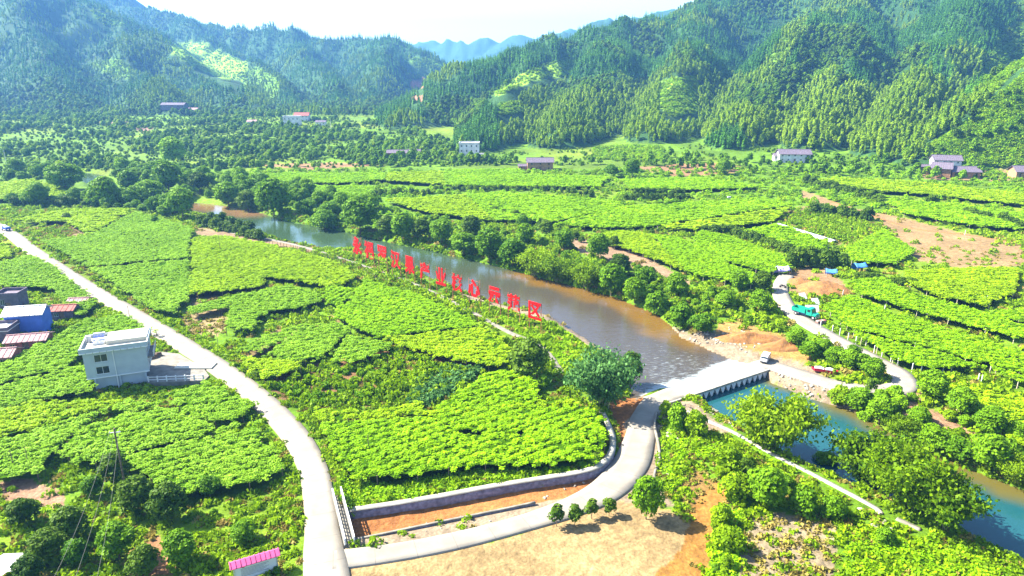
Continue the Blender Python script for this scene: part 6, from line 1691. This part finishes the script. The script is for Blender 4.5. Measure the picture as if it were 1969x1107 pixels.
# young plants in rows behind the seedbed
A = []
pl = poly([(1512, 428), (1545, 405), (1600, 408), (1668, 428), (1664, 452), (1615, 466)]); lo, hi = pl.min(0), pl.max(0)
for i in range(200):
    for j in range(60):
        A.append((lo[0] + i * 1.9 + (j % 2) * .9, lo[1] + j * 2.0))
A = np.array(A); A = A[(A[:, 0] < hi[0]) & (A[:, 1] < hi[1])]; A = A[inside(A, pl)]
scatter('young_plants', on_ground(A + rng.normal(0, .15, A.shape)), .95, YAM, .1, kind='stuff', label='young plants in even rows behind the plastic seedbed')
pl = poly([(1740, 470), (1985, 490), (1985, 512), (1880, 518), (1790, 505)]); A = pts_in(pl, .12)
scatter('seedlings', on_ground(A), .8, WEED, .1, kind='stuff', label='scattered seedlings on the bare brown field at the right')
pl = poly([(640, 340), (735, 345), (730, 355), (620, 350)])

# ------------------------------------------------------------------ forest on the mountains
def crest_pick(n, box):
    x = rng.uniform(box[0], box[1], n); y = rng.uniform(box[2], box[3], n)
    return np.stack([x, y], 1)
def forest_points():
    out = []
    for box, dens in (((-60, 900, 400, 900), 1 / 9), ((-60, 1100, 900, 1300), 1 / 18), ((-1400, -60, 560, 1100), 1 / 19), ((-1700, 100, 1100, 1900), 1 / 36)):
        A = (box[1] - box[0]) * (box[3] - box[2])
        P = crest_pick(int(A * dens), box)
        u = P[:, 0] / P[:, 1]
        P = P[np.abs(u) < .86]
        hz = hills_fast(P)
        P = P[hz]
        z = zat(P[:, 0], P[:, 1])
        v = visible(P[:, 0], P[:, 1], z + 11)
        out.append(P[v])
    return np.vstack(out)
HMg = (hm | ((gpy < 224) & (GP[:, 1] > 640) & (GP[:, 1] < 2500))).reshape(NV, NU)
def hills_fast(P):
    j = np.clip(((np.log(P[:, 1]) - lny0) / (lny1 - lny0) * (NV - 1)).round().astype(int), 0, NV - 1)
    i = np.clip(((P[:, 0] / P[:, 1] + 1.25) / 2.5 * (NU - 1)).round().astype(int), 0, NU - 1)
    return HMg[j, i]
FP = forest_points()
FZ = zat(FP[:, 0], FP[:, 1])
fx, fy, fdp = PX(FP[:, 0], FP[:, 1], FZ)
kind = np.zeros(len(FP), int)                       # 0 conifer, 1 broadleaf, 2 bamboo
nA = fbm(FP[:, 0] / 120 + 3, FP[:, 1] / 120, 3); nB = fbm(FP[:, 0] / 70 + 40, FP[:, 1] / 70 + 8, 3)
low = smooth(60, 10, FZ)
kind = np.where(nA + .15 * (1 - low) > -.02, 0, 1)
right = FP[:, 0] > 0.02 * FP[:, 1] - 20
kind = np.where((nB + .42 * low * right - .16 > .0), 2, kind)
flat = ~hm.reshape(NV, NU)[np.clip(((np.log(FP[:, 1]) - lny0) / (lny1 - lny0) * (NV - 1)).round().astype(int), 0, NV - 1), np.clip(((FP[:, 0] / FP[:, 1] + 1.25) / 2.5 * (NU - 1)).round().astype(int), 0, NU - 1)]
kind = np.where(flat & (kind == 0), np.where(rng.random(len(FP)) < .15, 2, 1), kind)
keep = np.ones(len(FP), bool) & ~(flat & (rng.random(len(FP)) < .45))
for pl, _, kd in clearings:
    a_ = np.array(pl, float)
    ins = (inside(np.stack([fx, fy], 1), a_) | inside(np.stack([fx, fy - 8 * FPX / fdp], 1), a_)) & (fdp < 2000)
    for hh_ in (4, 9, 12): keep &= ~(inside(np.stack([fx, fy - hh_ * FPX / fdp], 1), a_) & (fdp < 2000) & (kd == 'pale') & (rng.random(len(FP)) > .05))
    if kd == 'scrub': keep &= ~(ins & (rng.random(len(FP)) > .10)); kind = np.where(ins, 1, kind)
    elif kd == 'thin': keep &= ~(ins & (rng.random(len(FP)) > .45)); kind = np.where(ins, 2, kind)
    else: keep &= ~(ins & (rng.random(len(FP)) > .05))
# keep trees off the farm buildings
for o in list(COL.objects):
    if o.get('category') == 'house':
        x, y = o.location.x, o.location.y
        keep &= ~((np.abs(FP[:, 0] - x) < 12) & (FP[:, 1] - y > -22) & (FP[:, 1] - y < 8))
FP, FZ, kind, fdp, fx, fy = FP[keep], FZ[keep], kind[keep], fdp[keep], fx[keep], fy[keep]
inframe = (fx > 5) & (fx < 1964) & (fy > 15)
size = .76 * rng.uniform(.55, 1.4, len(FP)) * (1 + .25 * smooth(800, 1600, fdp))
sizek = np.array([.85, .85, .9])[kind] * size
LAB = {0: ('conifer', 'tree', 'dark narrow conifer on the lower slope of the right-hand mountain', 'nearest conifers of the mountain forest', CON),
       1: ('broadleaf_tree', 'tree', 'rounded broadleaf tree on the lower slope of the right-hand mountain', 'nearest broadleaf trees of the mountain forest', BRO),
       2: ('bamboo', 'bamboo', 'feathery yellow-green bamboo at the foot of the right-hand mountain', 'nearest bamboos of the mountain forest', PLU)}
ADJ = {0: 'dark narrow conifer', 1: 'rounded broadleaf tree', 2: 'feathery pale bamboo'}
ZN = [(880, 'left of the white three-storey farmhouse'), (1000, 'behind the white three-storey farmhouse'), (1110, 'behind the brown mud-brick farmhouse'), (1260, 'above the small vine plot'), (1380, 'above the bare red bank'), (1480, 'left of the long white farmhouse'), (1580, 'behind the long white farmhouse'), (1700, 'right of the long white farmhouse'), (1850, 'behind the right farm cluster'), (9999, 'at the right edge')]
names = {0: 'conifer_forest', 1: 'broadleaf_forest', 2: 'bamboo_grove'}
for kd in (0, 1, 2):
    sel = np.where(kind == kd)[0]
    cand = sel[inframe[sel]]
    near = cand[np.argsort(fdp[cand])[:290]]
    nm, cat, lab, grp, protos = LAB[kd]
    rank = {int(q): n_ for n_, q in enumerate(near)}
    for i in near:
        side = [t for x_, t in ZN if fx[i] < x_][0]; hgt = 'at the very foot' if FZ[i] < 9 else 'just above the foot' if FZ[i] < 15 else 'low down' if FZ[i] < 22 else 'partway up' if FZ[i] < 34 else 'midway up' if FZ[i] < 50 else 'high up'
        hgt = 'in the front line' if rank[i] < 40 else hgt
        lab = ADJ[kd] + ' ' + hgt + ' ' + side
        o = link(nm, protos[i % 3], None, (FP[i, 0], FP[i, 1], FZ[i]), float(rng.uniform(0, 6.28)), label=lab, category=cat, group=grp)
        s = float(sizek[i]); o.scale = (s, s, s * float(rng.uniform(.9, 1.2)))
    rest = np.setdiff1d(sel, near)
    scatter(names[kd], np.column_stack([FP[rest], FZ[rest]]), sizek[rest], protos, .05, kind='stuff', label={0: 'conifer forest covering the mountains', 1: 'broadleaf woods covering the mountains', 2: 'pale bamboo groves on the mountain slopes'}[kd])
print('forest', len(FP), [(kind == k).sum() for k in (0, 1, 2)])
# low growth on the clearings
P = []
for pl, _, kd in clearings:
    if kd == 'earth': continue
    a = np.array(pl, float)
    for q in range(int(130 + (a.max(0) - a.min(0))  .prod() * .13)):
        c = rng.uniform(a.min(0), a.max(0))
        if inside(c[None], a)[0]:
            x, y, z = GT(*c)
            if 330 < y < 2500: P.append((x, y, z))
P = np.array(P)
scatter('hill_crops', P, rng.uniform(.8, 1.6, len(P)), WEEDX, .1, kind='stuff', label='low crops and scrub on the hillside clearings')

# ------------------------------------------------------------------ haze
hz = bpy.data.materials.new('haze'); hz.use_nodes = True
nt = hz.node_tree; nt.nodes.remove(nt.nodes['Principled BSDF'])
pv = nt.nodes.new('ShaderNodeVolumePrincipled'); pv.inputs['Color'].default_value = (0.17, 0.45, 1.0, 1); pv.inputs['Density'].default_value = HAZE; pv.inputs['Anisotropy'].default_value = 0.2
nt.links.new(pv.outputs[0], nt.nodes['Material Output'].inputs['Volume'])
zt = float(np.max(Z)) + 30
MB().box(-9500, 9500, -600, 7400, -8, zt).build('haze', hz, kind='stuff', label='blue summer haze in the valley air')
